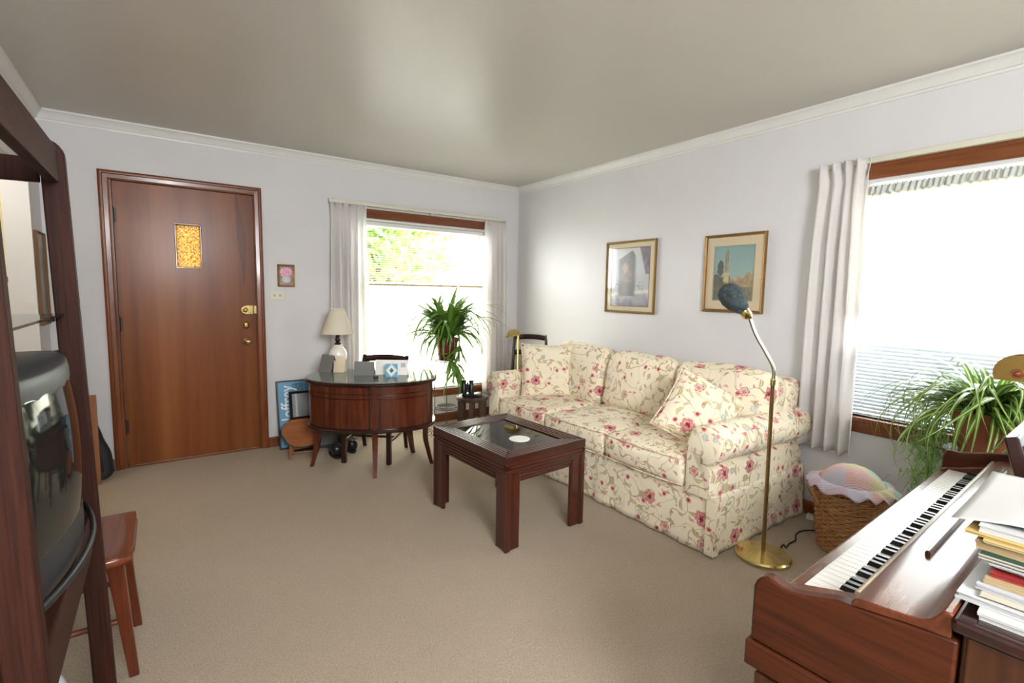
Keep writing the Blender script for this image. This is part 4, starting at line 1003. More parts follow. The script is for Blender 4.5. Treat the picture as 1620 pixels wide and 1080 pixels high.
pl = thing('spider_plant', 'tall spider plant in a dark red pot on the wire stand by the corner window', 'plant', (psx, psy, .704))
obj('pot', MB().lathe([(0, .0), (.075, 0), (.098, .17), (.104, .17), (.106, .20), (.094, .20), (.09, .175), (0, .17)], 28), POT, pl, smooth=40)
obj('soil', MB().lathe([(.088, .172), (.05, .178), (0, .18)], 20), SOIL, pl)
for k in range(70):
    a = R_.uniform(0, 2*PI); addleaf(R_.choice(LV), pl, (.03*math.cos(a), .03*math.sin(a), .19), a, R_.uniform(.35, 1.15), R_.uniform(.36, .58))
for k in range(70):
    a = R_.uniform(0, 2*PI); addleaf(R_.choice(LS), pl, (.035*math.cos(a), .035*math.sin(a), .19), a, R_.uniform(1.15, 1.5), R_.uniform(.28, .50), .8)
for k in range(95):
    a = R_.uniform(0, 2*PI); addleaf(R_.choice(LV), pl, (.035*math.cos(a), .035*math.sin(a), .19), a, R_.uniform(.95, 1.45), R_.uniform(.45, .80), .8)
stems = MB()
for cx, cy, cz, n_, up in ((-.06, .04, .46, 16, 1), (.12, -.08, .40, 18, 1),  (.0, -.14, -.06, 30, 0), (-.04, -.12, .03, 16, 0), (.05, -.14, .10, 14, 0)):
    st_ = smoothpath([(0, 0, .18), (cx*.5, cy*.5, (cz+.2)/2 if up else .30), (cx, cy, cz)] if up else [(0, 0, .18), (cx*.7, cy*.8, .26), (cx, cy*1.05, .12), (cx, cy, cz)]); stems.tube(st_, .004, 5)
    for k in range(n_):
        a = R_.uniform(0, 2*PI)
        if up: addleaf(R_.choice(LS+LV[:3]), pl, (cx, cy, cz+R_.uniform(-.16, .03)), a, R_.uniform(.15, 1.4), R_.uniform(.16, .30), 1.2)
        else: addleaf(R_.choice(LS+LV[:5]), pl, (cx, cy, cz+R_.uniform(-.05, .05)), a, R_.uniform(-1.5, .5), R_.uniform(.16, .30), 1.2)
obj('stem', stems, GREEN2, pl)

# small drum table with binoculars
sx_, sy_ = -1.03, -.80
ds = thing('drum_table', 'small round dark wooden side table with slatted legs by the sofa arm', 'table', (sx_, sy_, 0))
GREYW = wood('aged_brown_wood', col(60, 42, 32), col(104, 78, 62), 'z', 1.4, .5, .1)
obj('table_top', MB().lathe([(0, .385), (.128, .385), (.137, .392), (.137, .414), (.130, .42), (0, .42)], 36), GREYW, ds, smooth=40)
for k in range(8):
    a = 2*PI*k/8+.2; m = MB(); m.x = T(.112*math.cos(a), .112*math.sin(a), 0, rz=a); m.box(-.012, .012, -.02, .02, 0, .387); obj('leg', m, GREYW, ds, bevel=.003)
obj('foot_ring', MB().lathe([(.10, .06), (.10, .09), (.088, .09), (.088, .06), (.10, .06)], 32), GREYW, ds)
bn = thing('binoculars', 'black binoculars standing on the small round table', 'binoculars', (sx_-.035, sy_+.02, .446), math.radians(-35))
for s_ in (-1, 1):
    obj('barrel', MB().lathe([(0, 0), (.025, 0), (.025, .05), (.020, .062), (.017, .09), (.02, .094), (.02, .112), (0, .112)], 18, (s_*.032, 0)), BLACK, bn, smooth=40)
obj('bridge', MB().box(-.03, .03, -.008, .008, .03, .075), BLACK, bn, bevel=.003)
obj('focus_wheel', MB().lathe([(0, .075), (.008, .075), (.008, .09), (0, .09)], 12), IRON, bn)
tag(obj('binocular_case', MB().soft((.085, .045, .013), .012, n=6), BLACK, loc=(sx_-.01, sy_-.015, .4335), rot=(0, 0, math.radians(-40)), smooth=60), 'flat black case under the binoculars', 'case')
rm = thing('phone_handset', 'silver grey handset lying at the right of the binoculars', 'phone', (sx_+.062, sy_+.035, .427), math.radians(25))
obj('handset_body', MB().soft((.055, .02, .007), .007, n=6), plain('silver_plastic', col(150, 150, 152), .3, .3), rm, smooth=60); obj('keypad', MB().box(-.03, .02, -.013, .013, .006, .0085), BLACK, rm)
tag(obj('lens_cap', MB().lathe([(0, 0), (.016, 0), (.016, .006), (0, .008)], 16), BLACK, loc=(sx_+.075, sy_-.06, .42), smooth=40), 'small black cap at the right edge of the round table', 'cap')

# ------------------------------------------------------------------ floor lamp
fl = thing('floor_lamp', 'brass gooseneck floor lamp with a blue cloth over its bulb', 'lamp', (-.738, -3.215, 0))
obj('base', MB().lathe([(0, 0), (.125, 0), (.132, .004), (.132, .014), (.125, .022), (.03, .030), (.012, .034), (0, .034)], 48), BRASS, fl, smooth=40)
obj('pole', MB().tube([(0, 0, .03), (-.003, .01, .90)], .0095, 14), plain('aged_brass_pole', col(150, 122, 78), .25, .9), fl, smooth=40)
obj('collar', MB().lathe([(0, .885), (.0125, .885), (.0135, .893), (.0125, .90), (.0135, .907), (.0125, .915), (0, .915)], 16, (-.003, .010)), BRASS, fl, smooth=30)
nk = smoothpath([(-.003, .010, .91), (-.004, .012, .97), (-.024, .045, 1.045), (-.047, .085, 1.125), (-.060, .108, 1.19), (-.064, .115, 1.215)], 14)
N_ = len(nk); obj('gooseneck', MB().tube(nk, [.0085+.0012*(i % 2) for i in range(N_)], 12), plain('chrome_neck', col(196, 188, 172), .22, 1.0), fl, smooth=60)
dirv = Vector((-.060, .075, .115)).normalized(); q = dirv.to_track_quat('Z', 'Y').to_matrix().to_4x4()
m = MB(); m.x = Matrix.Translation((-.063, .113, 1.208)) @ q; m.lathe([(0, 0), (.012, 0), (.022, .012), (.026, .018), (.026, .05), (.022, .054), (0, .054)], 22); so = obj('socket', m, BRASS, fl, smooth=35)
m = MB(); m.x = Matrix.Translation((-.063, .113, 1.208)) @ q; m.tube([(.02, -.01, .018), (.038, -.018, .018)], .004, 8); obj('switch_knob', m, BLACK, so)
def bulbcover():
    m = MB(); m.x = Matrix.Translation((-.063, .113, 1.208)) @ q
    prof = [(.027, .05), (.034, .07), (.05, .10), (.058, .135), (.056, .165), (.044, .19), (.024, .204), (0, .208)]
    vs = []
    def fn(u, v):
        k = v*(len(prof)-1); i = min(int(k), len(prof)-2); t = k-i; r = prof[i][0]*(1-t)+prof[i+1][0]*t; z = prof[i][1]*(1-t)+prof[i+1][1]*t
        r += .004*mnoise.noise(Vector((math.cos(2*PI*u)*3, math.sin(2*PI*u)*3, v*5)))*(1 if v < .95 else 0)+.0025*math.sin(u*2*PI*5+v*9)*(1-v)
        return (r*math.cos(2*PI*u), r*math.sin(2*PI*u), z)
    m.grid(fn, 36, 28, True); return m
def clothmat():
    q_ = NT('blue_grey_cloth'); v = q_.coord('Object'); a = q_.noise(v, 26, 4, .6, 1.5); b = q_.noise(v, 190, 2)
    c = q_.ramp(a, [(.35, col(36, 46, 48)), (.55, col(56, 68, 70)), (.75, col(78, 88, 88))]); c = q_.mix(q_.ramp(b, [(.70, 0.), (.74, 1.)]), c, col(196, 204, 208))
    q_.bump(a, .4, .01); return q_.set(Base_Color=c, Roughness=.8)
obj('bulb_cover', bulbcover(), clothmat(), fl, smooth=180)
cd = smoothpath([(-.61, -3.235, .006), (-.585, -3.24, .03), (-.56, -3.245, .008), (-.50, -3.23, .006), (-.43, -3.23, .006), (-.36, -3.20, .006), (-.28, -3.20, .006), (-.20, -3.24, .006), (-.13, -3.22, .007), (-.085, -3.215, .03)], 6)
obj('power_cord', MB().tube([p-Vector((-.738, -3.215, 0)) for p in cd], .004, 6), BLACK, fl, smooth=60, label='black power cord')
ws = thing('power_strip', 'white strip lying on the carpet against the baseboard beside the sofa', 'power strip', (-.055, -3.235, 0), math.radians(-82))
obj('strip_body', MB().box(-.11, .13, -.02, .02, 0, .028), WHITE, ws, bevel=.004)
for k in range(4): obj('socket_face', MB().box(-.08+.05*k, -.05+.05*k, -.012, .012, .028, .030), plain('socket_grey', col(150, 150, 148), .5), ws)

# ------------------------------------------------------------------ wicker basket and cushion lid
bx, by = -.29, -3.42
bk = thing('wicker_basket', 'tall round woven wicker basket under the piano window', 'basket', (bx, by, 0))
def brad(z): return .128+.036*(z/.33)**1.0
rows = 27; m = MB(); ns = 34
for r in range(rows):
    z = .012+r*(.318/rows); R0 = brad(z); pts = []
    for i in range(ns*4):
        a = 2*PI*i/(ns*4); pts.append(((R0+.0035*math.cos(a*ns/2*1.0+PI*(r % 2)))*math.cos(a), (R0+.0035*math.cos(a*ns/2+PI*(r % 2)))*math.sin(a), z+.001*math.sin(a*5+r)))
    m.tube(pts, .0056, 4, True)
obj('weave', m, WICKER, bk, smooth=60)['kind'] = 'stuff'
sm = MB().tube([(brad(.005)-.002, 0, .003), (brad(.33)-.002, 0, .335)], .0048, 5); sme = mesh('stake', sm, 60); sme.materials.append(WICKER)
for k in range(ns): obj('stake', sme, None, bk, rot=(0, 0, 2*PI*(k+.25)/ns))
for z, r0 in ((.338, .168), (.346, .166), (.235, .158), (.008, .13), (.13, .146)):
    m = MB()
    for ph in (0, PI): m.tube([((r0+.004*math.cos(a*22+ph))*math.cos(a), (r0+.004*math.cos(a*22+ph))*math.sin(a), z+.004*math.sin(a*22+ph)) for a in [2*PI*i/176 for i in range(176)]], .0045, 4, True)
    obj('rim_braid', m, WICKER, bk, smooth=60)
for a in (math.radians(128), math.radians(-52)):
    m = MB(); m.x = T(rz=a); m.tube(smoothpath([(.158, -.05, .25), (.185, -.045, .30), (.20, 0, .325), (.185, .045, .30), (.158, .05, .25)]), .007, 6); obj('handle', m, WICKER, bk, smooth=60)
obj('basket_floor', MB().lathe([(0, .004), (.126, .004), (.126, .012), (0, .012)], 32), WICKER, bk)
cu = thing('ruffled_cushion', 'round pastel patchwork cushion with a ruffled edge on the wicker basket', 'cushion', (bx, by, .355))
def cfn(u, v):
    a = 2*PI*u; r = .15*v; return (r*math.cos(a), r*math.sin(a), .012+.088*(1-v**2.4)+.004*math.sin(a*6)*v)
obj('cushion_top', MB().grid(cfn, 48, 16, True), PATCH, cu, smooth=180)
def rfn(u, v):
    a = 2*PI*u; r = .146+.062*v; return (r*math.cos(a), r*math.sin(a), .016-.030*v**1.5+.013*v*math.sin(a*14+2*math.sin(a*3))+.004)
obj('ruffle', MB().grid(rfn, 160, 6, True), PATCH, cu, smooth=180, solid=.002, recalc=False)
obj('cushion_underside', MB().lathe([(0, 0), (.145, 0), (.15, .012), (0, .014)], 40), PATCH, cu)

# ------------------------------------------------------------------ piano
pn = thing('piano', 'walnut spinet piano with the keyboard open, at the right edge of the photo', 'piano', (-2.15, -3.90, 0), math.radians(2.4))
# local: x along the keyboard away from the camera, -y towards the back of the piano
def roundcheek(pr, x0, x1, name, mat):
    m = MB().prism([(-d_, z) for d_, z in pr], 'x', x0, x1); return obj(name, m, mat, pn, bevel=.005, smooth=35)
prof = [(0, .565), (.0, .688), (.005, .702), (.014, .714), (.026, .720), (.038, .719), (.055, .714), (.075, .711), (.10, .716), (.13, .727), (.155, .736), (.168, .738), (.180, .738), (.28, .752), (.325, .757), (.335, .757), (.335, .565)]
roundcheek(prof, 0, .032, 'end_panel', PIANO)
profF = [(.042, .565), (.042, .735), (.046, .750), (.054, .757), (.066, .76), (.08, .758), (.09, .757), (.13, .766), (.17, .776), (.20, .782), (.335, .80), (.335, .565)]
roundcheek(profF, 1.345, 1.377, 'end_panel', PIANO)
for x0, x1 in ((-.006, .034), (1.343, 1.383)): obj('lower_rail', MB().box(x0, x1, -.335, .008, .505, .563), PIANO, pn, bevel=.004)
obj('key_bed', MB().box(.032, 1.345, -.335, .0, .575, .622), PIANOX, pn, bevel=.004)
obj('key_slip', MB().prism([(-.036, .62), (-.036, .676), (-.040, .684), (-.046, .688), (-.066, .688), (-.071, .684), (-.071, .62)], 'x', .032, 1.345), PIANOX, pn, bevel=.002)
for x0, x1 in ((.032, .068), (1.305, 1.345)):
    obj('key_block', MB().prism([(-.045, .645), (-.045, .69), (-.06, .70), (-.10, .712), (-.21, .745), (-.21, .645)], 'x', x0, x1), PIANOX, pn, bevel=.003)
kb = obj('keyboard', MB().box(.07, 1.303, -.235, -.078, .622, .655), DARKW, pn)
NK = 52; kw = 1.222/NK; x0k = .075
wm = mesh('white_key', MB().box(.0012, kw-.0012, -.228, -.076, .658, .700).box(.0012, kw-.0012, -.076, -.073, .697, .7005)); wm.materials.append(IVORY)
for k in range(NK): obj('white_key', wm, None, kb, loc=(x0k+k*kw, 0, 0))
bmk = MB().prism([(-.125, .700), (-.13, .712), (-.228, .713), (-.228, .70)], 'x', -.0055, .0055); bme = mesh('black_key', bmk); bme.materials.append(EBONY)
# the near end holds the treble (the player sits at +y, looking towards -y)
for k in range(NK-1):
    j = NK-2-k           # gap index counted from the bass end
    if (j % 7) in (0, 2, 3, 5, 6): obj('black_key', bme, None, kb, loc=(x0k+(k+1)*kw, 0, 0))
fb = obj('fallboard', MB().prism([(-.182, .739), (-.182, .748), (-.186, .755), (-.194, .759), (-.215, .761), (-.262, .766), (-.285, .770), (-.298, .778), (-.306, .790), (-.312, .801), (-.3255, .801), (-.3255, .757), (-.28, .753)], 'x', .0, 1.343), PIANOX, pn, smooth=30, bevel=.003)
obj('felt_strip', MB().box(.034, 1.343, -.240, -.228, .716, .742), plain('grey_felt', col(150, 142, 124), .8), pn)
obj('front_bead', MB().tube([(.036, -.181, .749), (1.341, -.181, .749)], .0055, 8), plain('bead_wood', col(150, 132, 104), .3), fb)
ml = MB(); ml.prism([(-.223, .7605), (-.223, .769), (-.226, .773), (-.230, .773), (-.233, .769), (-.233, .762)], 'x', .30, 1.20); obj('music_ledge', ml, PIANOX, fb, smooth=30)
obj('case', MB().box(.012, 1.365, -.66, -.338, .03, .775), PIANOZ, pn, bevel=.003)
for x0, x1 in ((.0, .0115), (1.3655, 1.377)):
    obj('side_panel', MB().box(x0, x1, -.655, -.345, .0, .772), PIANOZ, pn, bevel=.003)
obj('lid', MB().box(-.012, 1.389, -.675, -.326, .777, .80), PIANOD, pn, bevel=.006)
for x in (.02, 1.357):
    m = MB(); vs = []
    for z, s in ((0, .013), (.12, .015), (.40, .024), (.50, .028)): vs += [(x-s, -.045-s, z), (x+s, -.045-s, z), (x+s, -.045+s, z), (x-s, -.045+s, z)]
    m.add(vs, [(i*4+j, i*4+(j+1) % 4, i*4+4+(j+1) % 4, i*4+4+j) for i in range(3) for j in range(4)]+[(3, 2, 1, 0), (12, 13, 14, 15)]); obj('leg', m, PIANOZ, pn, bevel=.003)
m = MB(); m.x = T(0, -.345, .80, rx=math.radians(-16)); m.box(.66, 1.30, -.014, .014, .0, .19); md = obj('music_desk', m, PIANOD, pn, bevel=.005)
m = MB(); m.x = T(0, -.345, .80, rx=math.radians(-16)); m.box(.70, 1.26, -.019, -.0145, .03, .16); obj('desk_back_panel', m, plain('blue_black_panel', col(28, 30, 36), .4), md)
m = MB(); m.box(.655, 1.305, -.362, -.318, .8005, .822); obj('music_desk_base', m, PIANOD, md, bevel=.004)
# bench
bh = thing('piano_bench', 'dark glossy piano bench tucked beneath the keyboard', 'bench', (-1.50, -3.93, 0), math.radians(2.4))
m = MB(); m.soft((.36, .15, .022), .018, (0, 0, .006), 8); obj('seat', m, PIANOD, bh, loc=(0, 0, .445), smooth=60)
obj('apron', pane_frame(MB(), -.32, .32, .36, .425, -.12, .12, .02), PIANOD, bh)
for sx in (-1, 1):
    for sy in (-1, 1): obj('leg', MB().box(sx*.31-.02, sx*.31+.02, sy*.11-.02, sy*.11+.02, 0, .425), PIANOD, bh, bevel=.004)
# piano lamp
pm = thing('piano_lamp', 'brass piano lamp with half round shade standing on the piano lid', 'lamp', (-.98, -4.30, .80), math.radians(2.4))
obj('base', MB().lathe([(0, 0), (.07, 0), (.07, .008), (.02, .018), (.008, .03), (0, .03)], 28), BRASS, pm, smooth=40)
obj('stem', MB().tube(smoothpath([(0, 0, .025), (0, .0, .30), (0, .06, .365), (0, .17, .328)]), .006, 10), BRASS, pm, smooth=50)
def shadefn(u, v):
    a = math.radians(-25)+math.radians(230)*u; return (-.20+.40*v, .19+.052*math.cos(a), .311+.052*math.sin(a))
ls = obj('lamp_shade', MB().grid(shadefn, 24, 4), DULLBRASS, pm, solid=.0015, smooth=60, recalc=False)
for x in (-.2, .2):
    pts = [(.19+.052*math.cos(math.radians(-25+230*i/24)), .311+.052*math.sin(math.radians(-25+230*i/24))) for i in range(25)]
    obj('end_disc', MB().prism(pts, 'x', x-.001, x+.001), DULLBRASS, ls)
    mm = MB(); mm.x = T(x-.001 if x < 0 else x+.001, .19, .311, ry=-PI/2 if x < 0 else PI/2); mm.lathe([(.014, 0), (.013, .003), (.008, .003), (.006, .008), (0, .009)], 18); obj('end_knob', mm, plain('copper_ring', col(140, 84, 54), .3, .8), ls, smooth=40)
obj('bulb_tube', MB().tube([(-.19, .19, .298), (.19, .19, .298)], .009, 10), plain('frosted_glass', col(226, 226, 216), .3), ls)

# stack of sheet music and books on the piano lid
STK = [  # label, w (along x), d (along y), h, colour, dx, dy, rz
 ('thick white pad at the bottom of the sheet music stack', .31, .235, .017, (230, 230, 224), .000, -.012, 1.5),
 ('white sheaf just above the bottom pad of the stack', .33, .25, .014, (224, 224, 222), .030, .006, -1.0),
 ('pale booklet with a tan spot on its edge, low in the stack', .30, .23, .006, (222, 214, 190), .030, -.004, 2.0),
 ('white loose pages lying below the red booklet', .31, .225, .012, (214, 214, 216), .045, -.004, -2.5),
 ('tan brown booklet below the red one', .29, .228, .014, (206, 178, 130), .052, -.004, 1.0),
 ('slim red booklet sticking out of the stack', .28, .226, .010, (176, 44, 44), .058, -.002, 3.0),
 ('cream book with rounded worn corner above the red booklet', .27, .215, .012, (222, 210, 180), .066, -.010, -3.0),
 ('white book with a rough fore edge under the green book', .28, .222, .010, (216, 216, 218), .062, -.002, 1.5),
 ('dark green covered music book in the middle of the stack', .29, .232, .012, (40, 84, 66), .062, .004, 0.5),
 ('tan paper bound book above the green one', .29, .23, .022, (206, 172, 120), .074, .008, -2.0),
 ('yellow buff score with black lettering block, the lower of two', .29, .225, .006, (226, 200, 136), .070, .008, 1.0),
 ('yellow buff score with black lettering block, the upper of two', .31, .24, .006, (232, 196, 116), .085, .020, -2.0),
 ('white sheaf of pages just under the top sheet', .31, .24, .016, (226, 226, 224), .10, .012, 1.0),
]
zz = .8002; bxs, bys = -1.955, -4.345
for i, (lab, w, d_, h_, c, dx, dy, rz) in enumerate(STK):
    h_ *= .70
    t = thing('sheet_music', lab, 'sheet music', (bxs+dx, bys+dy, zz), math.radians(2.4+rz), 'sheet music stacked on the piano')
    def edge(p, q, i=i): return q
    m = MB(); R2 = random.Random(i)
    n = 3
    for k in range(n):
        o = R2.uniform(-.003, .003); m.box(-w/2+o, w/2+o*.5, -d_/2+o, d_/2-o, h_*k/n+.0002, h_*(k+1)/n-.0002)
    pg = plain('pages_%d' % i, col(*[min(255, int(x*.9+20)) for x in c], .6), .8) if i != 8 else plain('pages_%d' % i, col(214, 208, 190, .6), .8)
    obj('page_block', m, pg, t)
    obj('cover', MB().box(-w/2-.001, w/2+.001, -d_/2-.001, d_/2+.001, h_-.0002, h_+.0006), plain('cover_%d' % i, col(*c, .62), .55), t)
    if i in (10, 11):
        mm = MB()
        for k in range(5): mm.box(-w/2+.022, -w/2+.052, d_/2-.075+.010*k, d_/2-.069+.010*k, h_+.0006, h_+.0010)
        for k in range(18): mm.box(-w/2+.06+.012*k, -w/2+.068+.012*k, d_/2-.030, d_/2-.027, h_+.0006, h_+.0010)
        obj('cover_print', mm, plain('print_brown', col(70, 60, 40), .7), t)
    zz += h_+.0010
ts = thing('sheet_music', 'loose white printed sheet curling off the top of the stack', 'sheet music', (bxs+.13, bys+.02, zz), math.radians(1.5), 'sheet music stacked on the piano')
def curl(u, v): 
    x, y = (u-.5)*.34, (v-.5)*.30
    return (x, y, .004+.012*u**2-.020*max(0, (v-.72))*(1-u)*3+.006*math.sin(u*3+v*2))
def scoremat():
    q_ = NT('printed_score'); v = q_.coord('Object'); s = q_.n('ShaderNodeSeparateXYZ'); q_.put(s.inputs[0], v)
    vo = q_.n('ShaderNodeTexVoronoi'); q_.put(vo.inputs['Vector'], q_.coord('Object', (1, 1, 0))); vo.inputs['Scale'].default_value = 120
    row = q_.math('GREATER_THAN', q_.math('SINE', q_.math('MULTIPLY', s.outputs[0], 150)), .2)
    area = q_.math('MULTIPLY', q_.math('GREATER_THAN', q_.math('SUBTRACT', .02, s.outputs[1]), 0), row)
    k = q_.math('MULTIPLY', q_.math('MULTIPLY', q_.math('LESS_THAN', vo.outputs['Distance'], .28), area), .7)
    return q_.set(Base_Color=q_.mix(k, col(228, 227, 223, .66), col(96, 96, 100, .6)), Roughness=.8)
obj('sheet', MB().grid(curl, 20, 20), scoremat(), ts, smooth=180, solid=.0006, recalc=False)

# ------------------------------------------------------------------ spider plant by the piano
ppx, ppy = -.27, -3.90
pst = thing('plant_pedestal', 'wooden pedestal under the striped spider plant behind the far piano end', 'plant stand', (ppx, ppy, 0))
obj('pedestal_top', MB().lathe([(0, .63), (.13, .63), (.14, .64), (.14, .655), (0, .655)], 28), CHAIRZ, pst, smooth=40)
for k in range(3):
    a = 2*PI*k/3; obj('leg', MB().tube([(.12*math.cos(a), .12*math.sin(a), 0), (.08*math.cos(a), .08*math.sin(a), .632)], .014, 8), CHAIRZ, pst)
p2 = thing('spider_plant', 'striped spider plant in a terracotta pot between the piano and the window', 'plant', (ppx, ppy, .656))
obj('pot', MB().lathe([(0, 0), (.085, 0), (.118, .15), (.128, .15), (.13, .185), (.115, .185), (.11, .155), (0, .15)], 30), TERRA, p2, smooth=40)
obj('soil', MB().lathe([(.108, .152), (.05, .16), (0, .162)], 20), SOIL, p2)
for k in range(215):
    a = R_.uniform(0, 2*PI); r = R_.uniform(0, .07); pt_ = R_.uniform(.35, 1.35)
    addleaf(R_.choice(LV2), p2, (r*math.cos(a), r*math.sin(a), .165), a+R_.uniform(-.4, .4), pt_, R_.uniform(.34, .62), R_.uniform(.8, 1.15))
# long runners with a mass of fine plantlets trailing on the window side
fm = MB(); RR = random.Random(21)
for k in range(420):
    t_ = RR.random(); base = Vector((-.20+RR.gauss(0, .04), .05+.12*t_+RR.gauss(0, .04), .17-.36*t_**1.2+RR.gauss(0, .03)))
    base = Vector((RR.gauss(-.06, .05), .17+RR.gauss(0, .035), .10-.36*RR.random()))
    a = RR.uniform(0, 2*PI); L = RR.uniform(.05, .13); p1 = base+Vector((math.cos(a)*L*.5, math.sin(a)*L*.5, L*.35)); p2_ = base+Vector((math.cos(a)*L, math.sin(a)*L, -L*.25)); w_ = Vector((-math.sin(a), math.cos(a), 0))*.0022
    n0 = len(fm.v); fm.add([base-w_, base+w_, p1+w_, p1-w_, p2_], [(0, 1, 2, 3), (3, 2, 4)])
fo = obj('trailing_plantlets', fm, plain('pale_leaf', col(112, 146, 66), .5), p2, recalc=False); fo['kind'] = 'stuff'
rn = MB()
for k in range(5): rn.tube(smoothpath([(0, .02, .17), (-.03+.01*k, .11, .24-.02*k), (-.05+.01*k, .16, .10), (-.06+.015*k, .17, -.2)]), .0022, 5)
obj('runner', rn, GREEN2, p2)

# ------------------------------------------------------------------ wall unit with television
TILT = math.radians(-1.25)
wu = thing('wall_unit', 'open oak wall unit with tall posts along the left wall', 'shelf unit', (-3.34, 0, 0), rot=(0, TILT, 0))
FY, NY = -2.67, -3.40      # far and near posts
def post(y0, y1, x0, x1, h):
    pts = [(x0, 0), (x1, 0), (x1, h-.05)]+[(x1-.04+.04*math.cos(a), h-.04+.04*math.sin(a)) for a in [math.radians(10+80*i/6) for i in range(7)]]+[(x0, h)]
    return MB().prism(pts, 'y', y0, y1)
for y in (FY, NY-.03):
    obj('front_post', post(y, y+.032, -.050, 0, 1.69), UNIT, wu, bevel=.004)
    obj('back_post', MB().box(-.40, -.35, y, y+.032, 0.012, 1.69), UNIT, wu, bevel=.004)
    for z in (.05, .62, 1.58): obj('side_rung', MB().box(-.35, -.054, y+.004, y+.028, z, z+.06), UNIT, wu, bevel=.003)
y0, y1 = NY+.003, FY-.001
obj('top_rail', MB().box(-.040, -.014, y0, y1, 1.580, 1.672), UNITY, wu, bevel=.004)
obj('back_rail', MB().box(-.385, -.36, y0, y1, 1.60, 1.67), UNITY, wu, bevel=.004)
obj('shelf_rail', MB().box(-.045, -.020, y0, y1, .575, .675), UNITY, wu, bevel=.004)
obj('tv_shelf', MB().box(-.385, -.046, y0, y1, .655, .675), UNITY, wu)
obj('bottom_shelf', MB().box(-.385, -.046, y0, y1, .10, .12), UNITY, wu)
obj('glass_shelf', MB().box(-.36, -.03, y0, y1, 1.237, 1.243), tintglass('shelf_glass', (.55, .60, .58, 1)), wu, bevel=.001)
for y in (y0, y1-.025):
    for x in (-.08, -.33): obj('shelf_pin', MB().box(x, x+.03, y, y+.025, 1.222, 1.236), IRON, wu)
# television (in world axes, sitting on the shelf)
tv = thing('television', 'grey tube television on the wall unit shelf', 'television', (-3.457, -2.955, .678), rot=(0, TILT, math.radians(-2)))
# local: screen faces +x
def tvfn(p, q): 
    bul = .055*(1-(q.y/.31)**2)*max(0, p[0]); return (q.x+bul, q.y, q.z+(-.02*max(0, p[0])*0))
m = MB(); m.x = T(-.02, 0, .24); m.soft((.06, .315, .225), .02, (0, 0, .012), 12, shape=tvfn); obj('bezel', m, TVG, tv, smooth=60)
m = MB(); m.x = T(-.19, 0, .235); m.soft((.14, .27, .205), .06, n=8, shape=lambda p, q: (q.x, q.y*(1-.22*(1-p[0])/2), q.z*(1-.2*(1-p[0])/2))); obj('rear_shell', m, TVD, tv, smooth=60)
def scr(u, v):
    y, z = (u-.5)*.50, (v-.5)*.345; return (  .043+.055*(1-(y/.31)**2)+.004-.012*(2*v-1)**2, y, .262+z)
obj('screen', MB().grid(scr, 20, 14), SCREEN, tv, smooth=180, solid=.004, recalc=False)
def lip(u, v): 
    y = (u-.5)*.60; return (.05+.058*(1-(y/.32)**2)+.006*math.sin(PI*v), y, .022+.018*v)
obj('control_lip', MB().grid(lip, 24, 4), TVD, tv, smooth=180, solid=.006, recalc=False)
m = MB()
for sy in (-1, 1): m.box(-.2, .03, sy*.2-.03, sy*.2+.03, 0, .02)
obj('foot', m, BLACK, tv)
# on the glass shelf
SZ = 1.2445
rd = thing('radio', 'black radio on the glass shelf above the television', 'radio', (-3.545, -2.93, SZ-.003), rot=(0, TILT, math.radians(-6)))
m = MB().prism([(-.06, .012), (.045, .006), (.06, .02), (.06, .10), (.045, .11), (-.06, .11)], 'y', -.11, .11); obj('case', m, BLACK, rd, bevel=.006)
obj('foot', MB().box(-.05, .04, -.09, .09, 0, .012), BLACK, rd)
obj('cassette_door', MB().box(.058, .063, -.03, .09, .03, .06), TVD, rd, bevel=.002); obj('tuner_window', MB().box(.058, .062, -.04, .03, .072, .095), TVG, rd, bevel=.002)
for y in (.055, .085):
    m = MB(); m.x = T(.06, y, .084, ry=PI/2); m.lathe([(0, 0), (.009, 0), (.008, .01), (0, .01)], 12); obj('knob', m, TVD, rd, smooth=40)
m = MB(); m.x = T(.06, -.065, .055, ry=PI/2); m.lathe([(0, 0), (.035, 0), (.033, .004), (0, .005)], 20); obj('speaker_grille', m, TVD, rd, smooth=40)
tag(obj('remote_control', MB().soft((.012, .008, .05), .006, n=5), BLACK, loc=(-3.585, -2.955, SZ+.110+.051), rot=(0, .1, 0), smooth=60), 'slim black remote standing on top of the radio', 'remote')
framed('small photo in a clear frame leaning at the right of the radio', (-3.59, -2.70, SZ+.072), (0, 0, PI/2+.25), .09, .13, .006, .008, plain('gilt_corner', col(176, 140, 80), .4), lambda u, v: mixc(col(120, 84, 66), col(186, 150, 120), .5+nz(u, v, 5)), .08, .12, None, 16, 20, True)
# cleaning bottle on the lower shelf
bt = thing('spray_bottle', 'frosted white plastic bottle with a blue cap under the television shelf', 'bottle', (-3.46, -2.62, .1225))
def frost():
    q_ = NT('frosted_plastic'); return q_.set(Base_Color=col(206, 212, 218), Roughness=.35, Transmission_Weight=.25, IOR=1.3)
bt.location = (-3.475, -2.75, .1195)
obj('bottle_body', MB().lathe([(0, 0), (.04, 0), (.042, .01), (.042, .12), (.034, .15), (.030, .158), (.016, .19), (.015, .21), (0, .21)], 24), frost(), bt, smooth=40)
obj('cap', MB().lathe([(0, .21), (.017, .21), (.017, .232), (0, .234)], 18), plain('blue_cap', col(46, 84, 170), .4), bt, smooth=40)

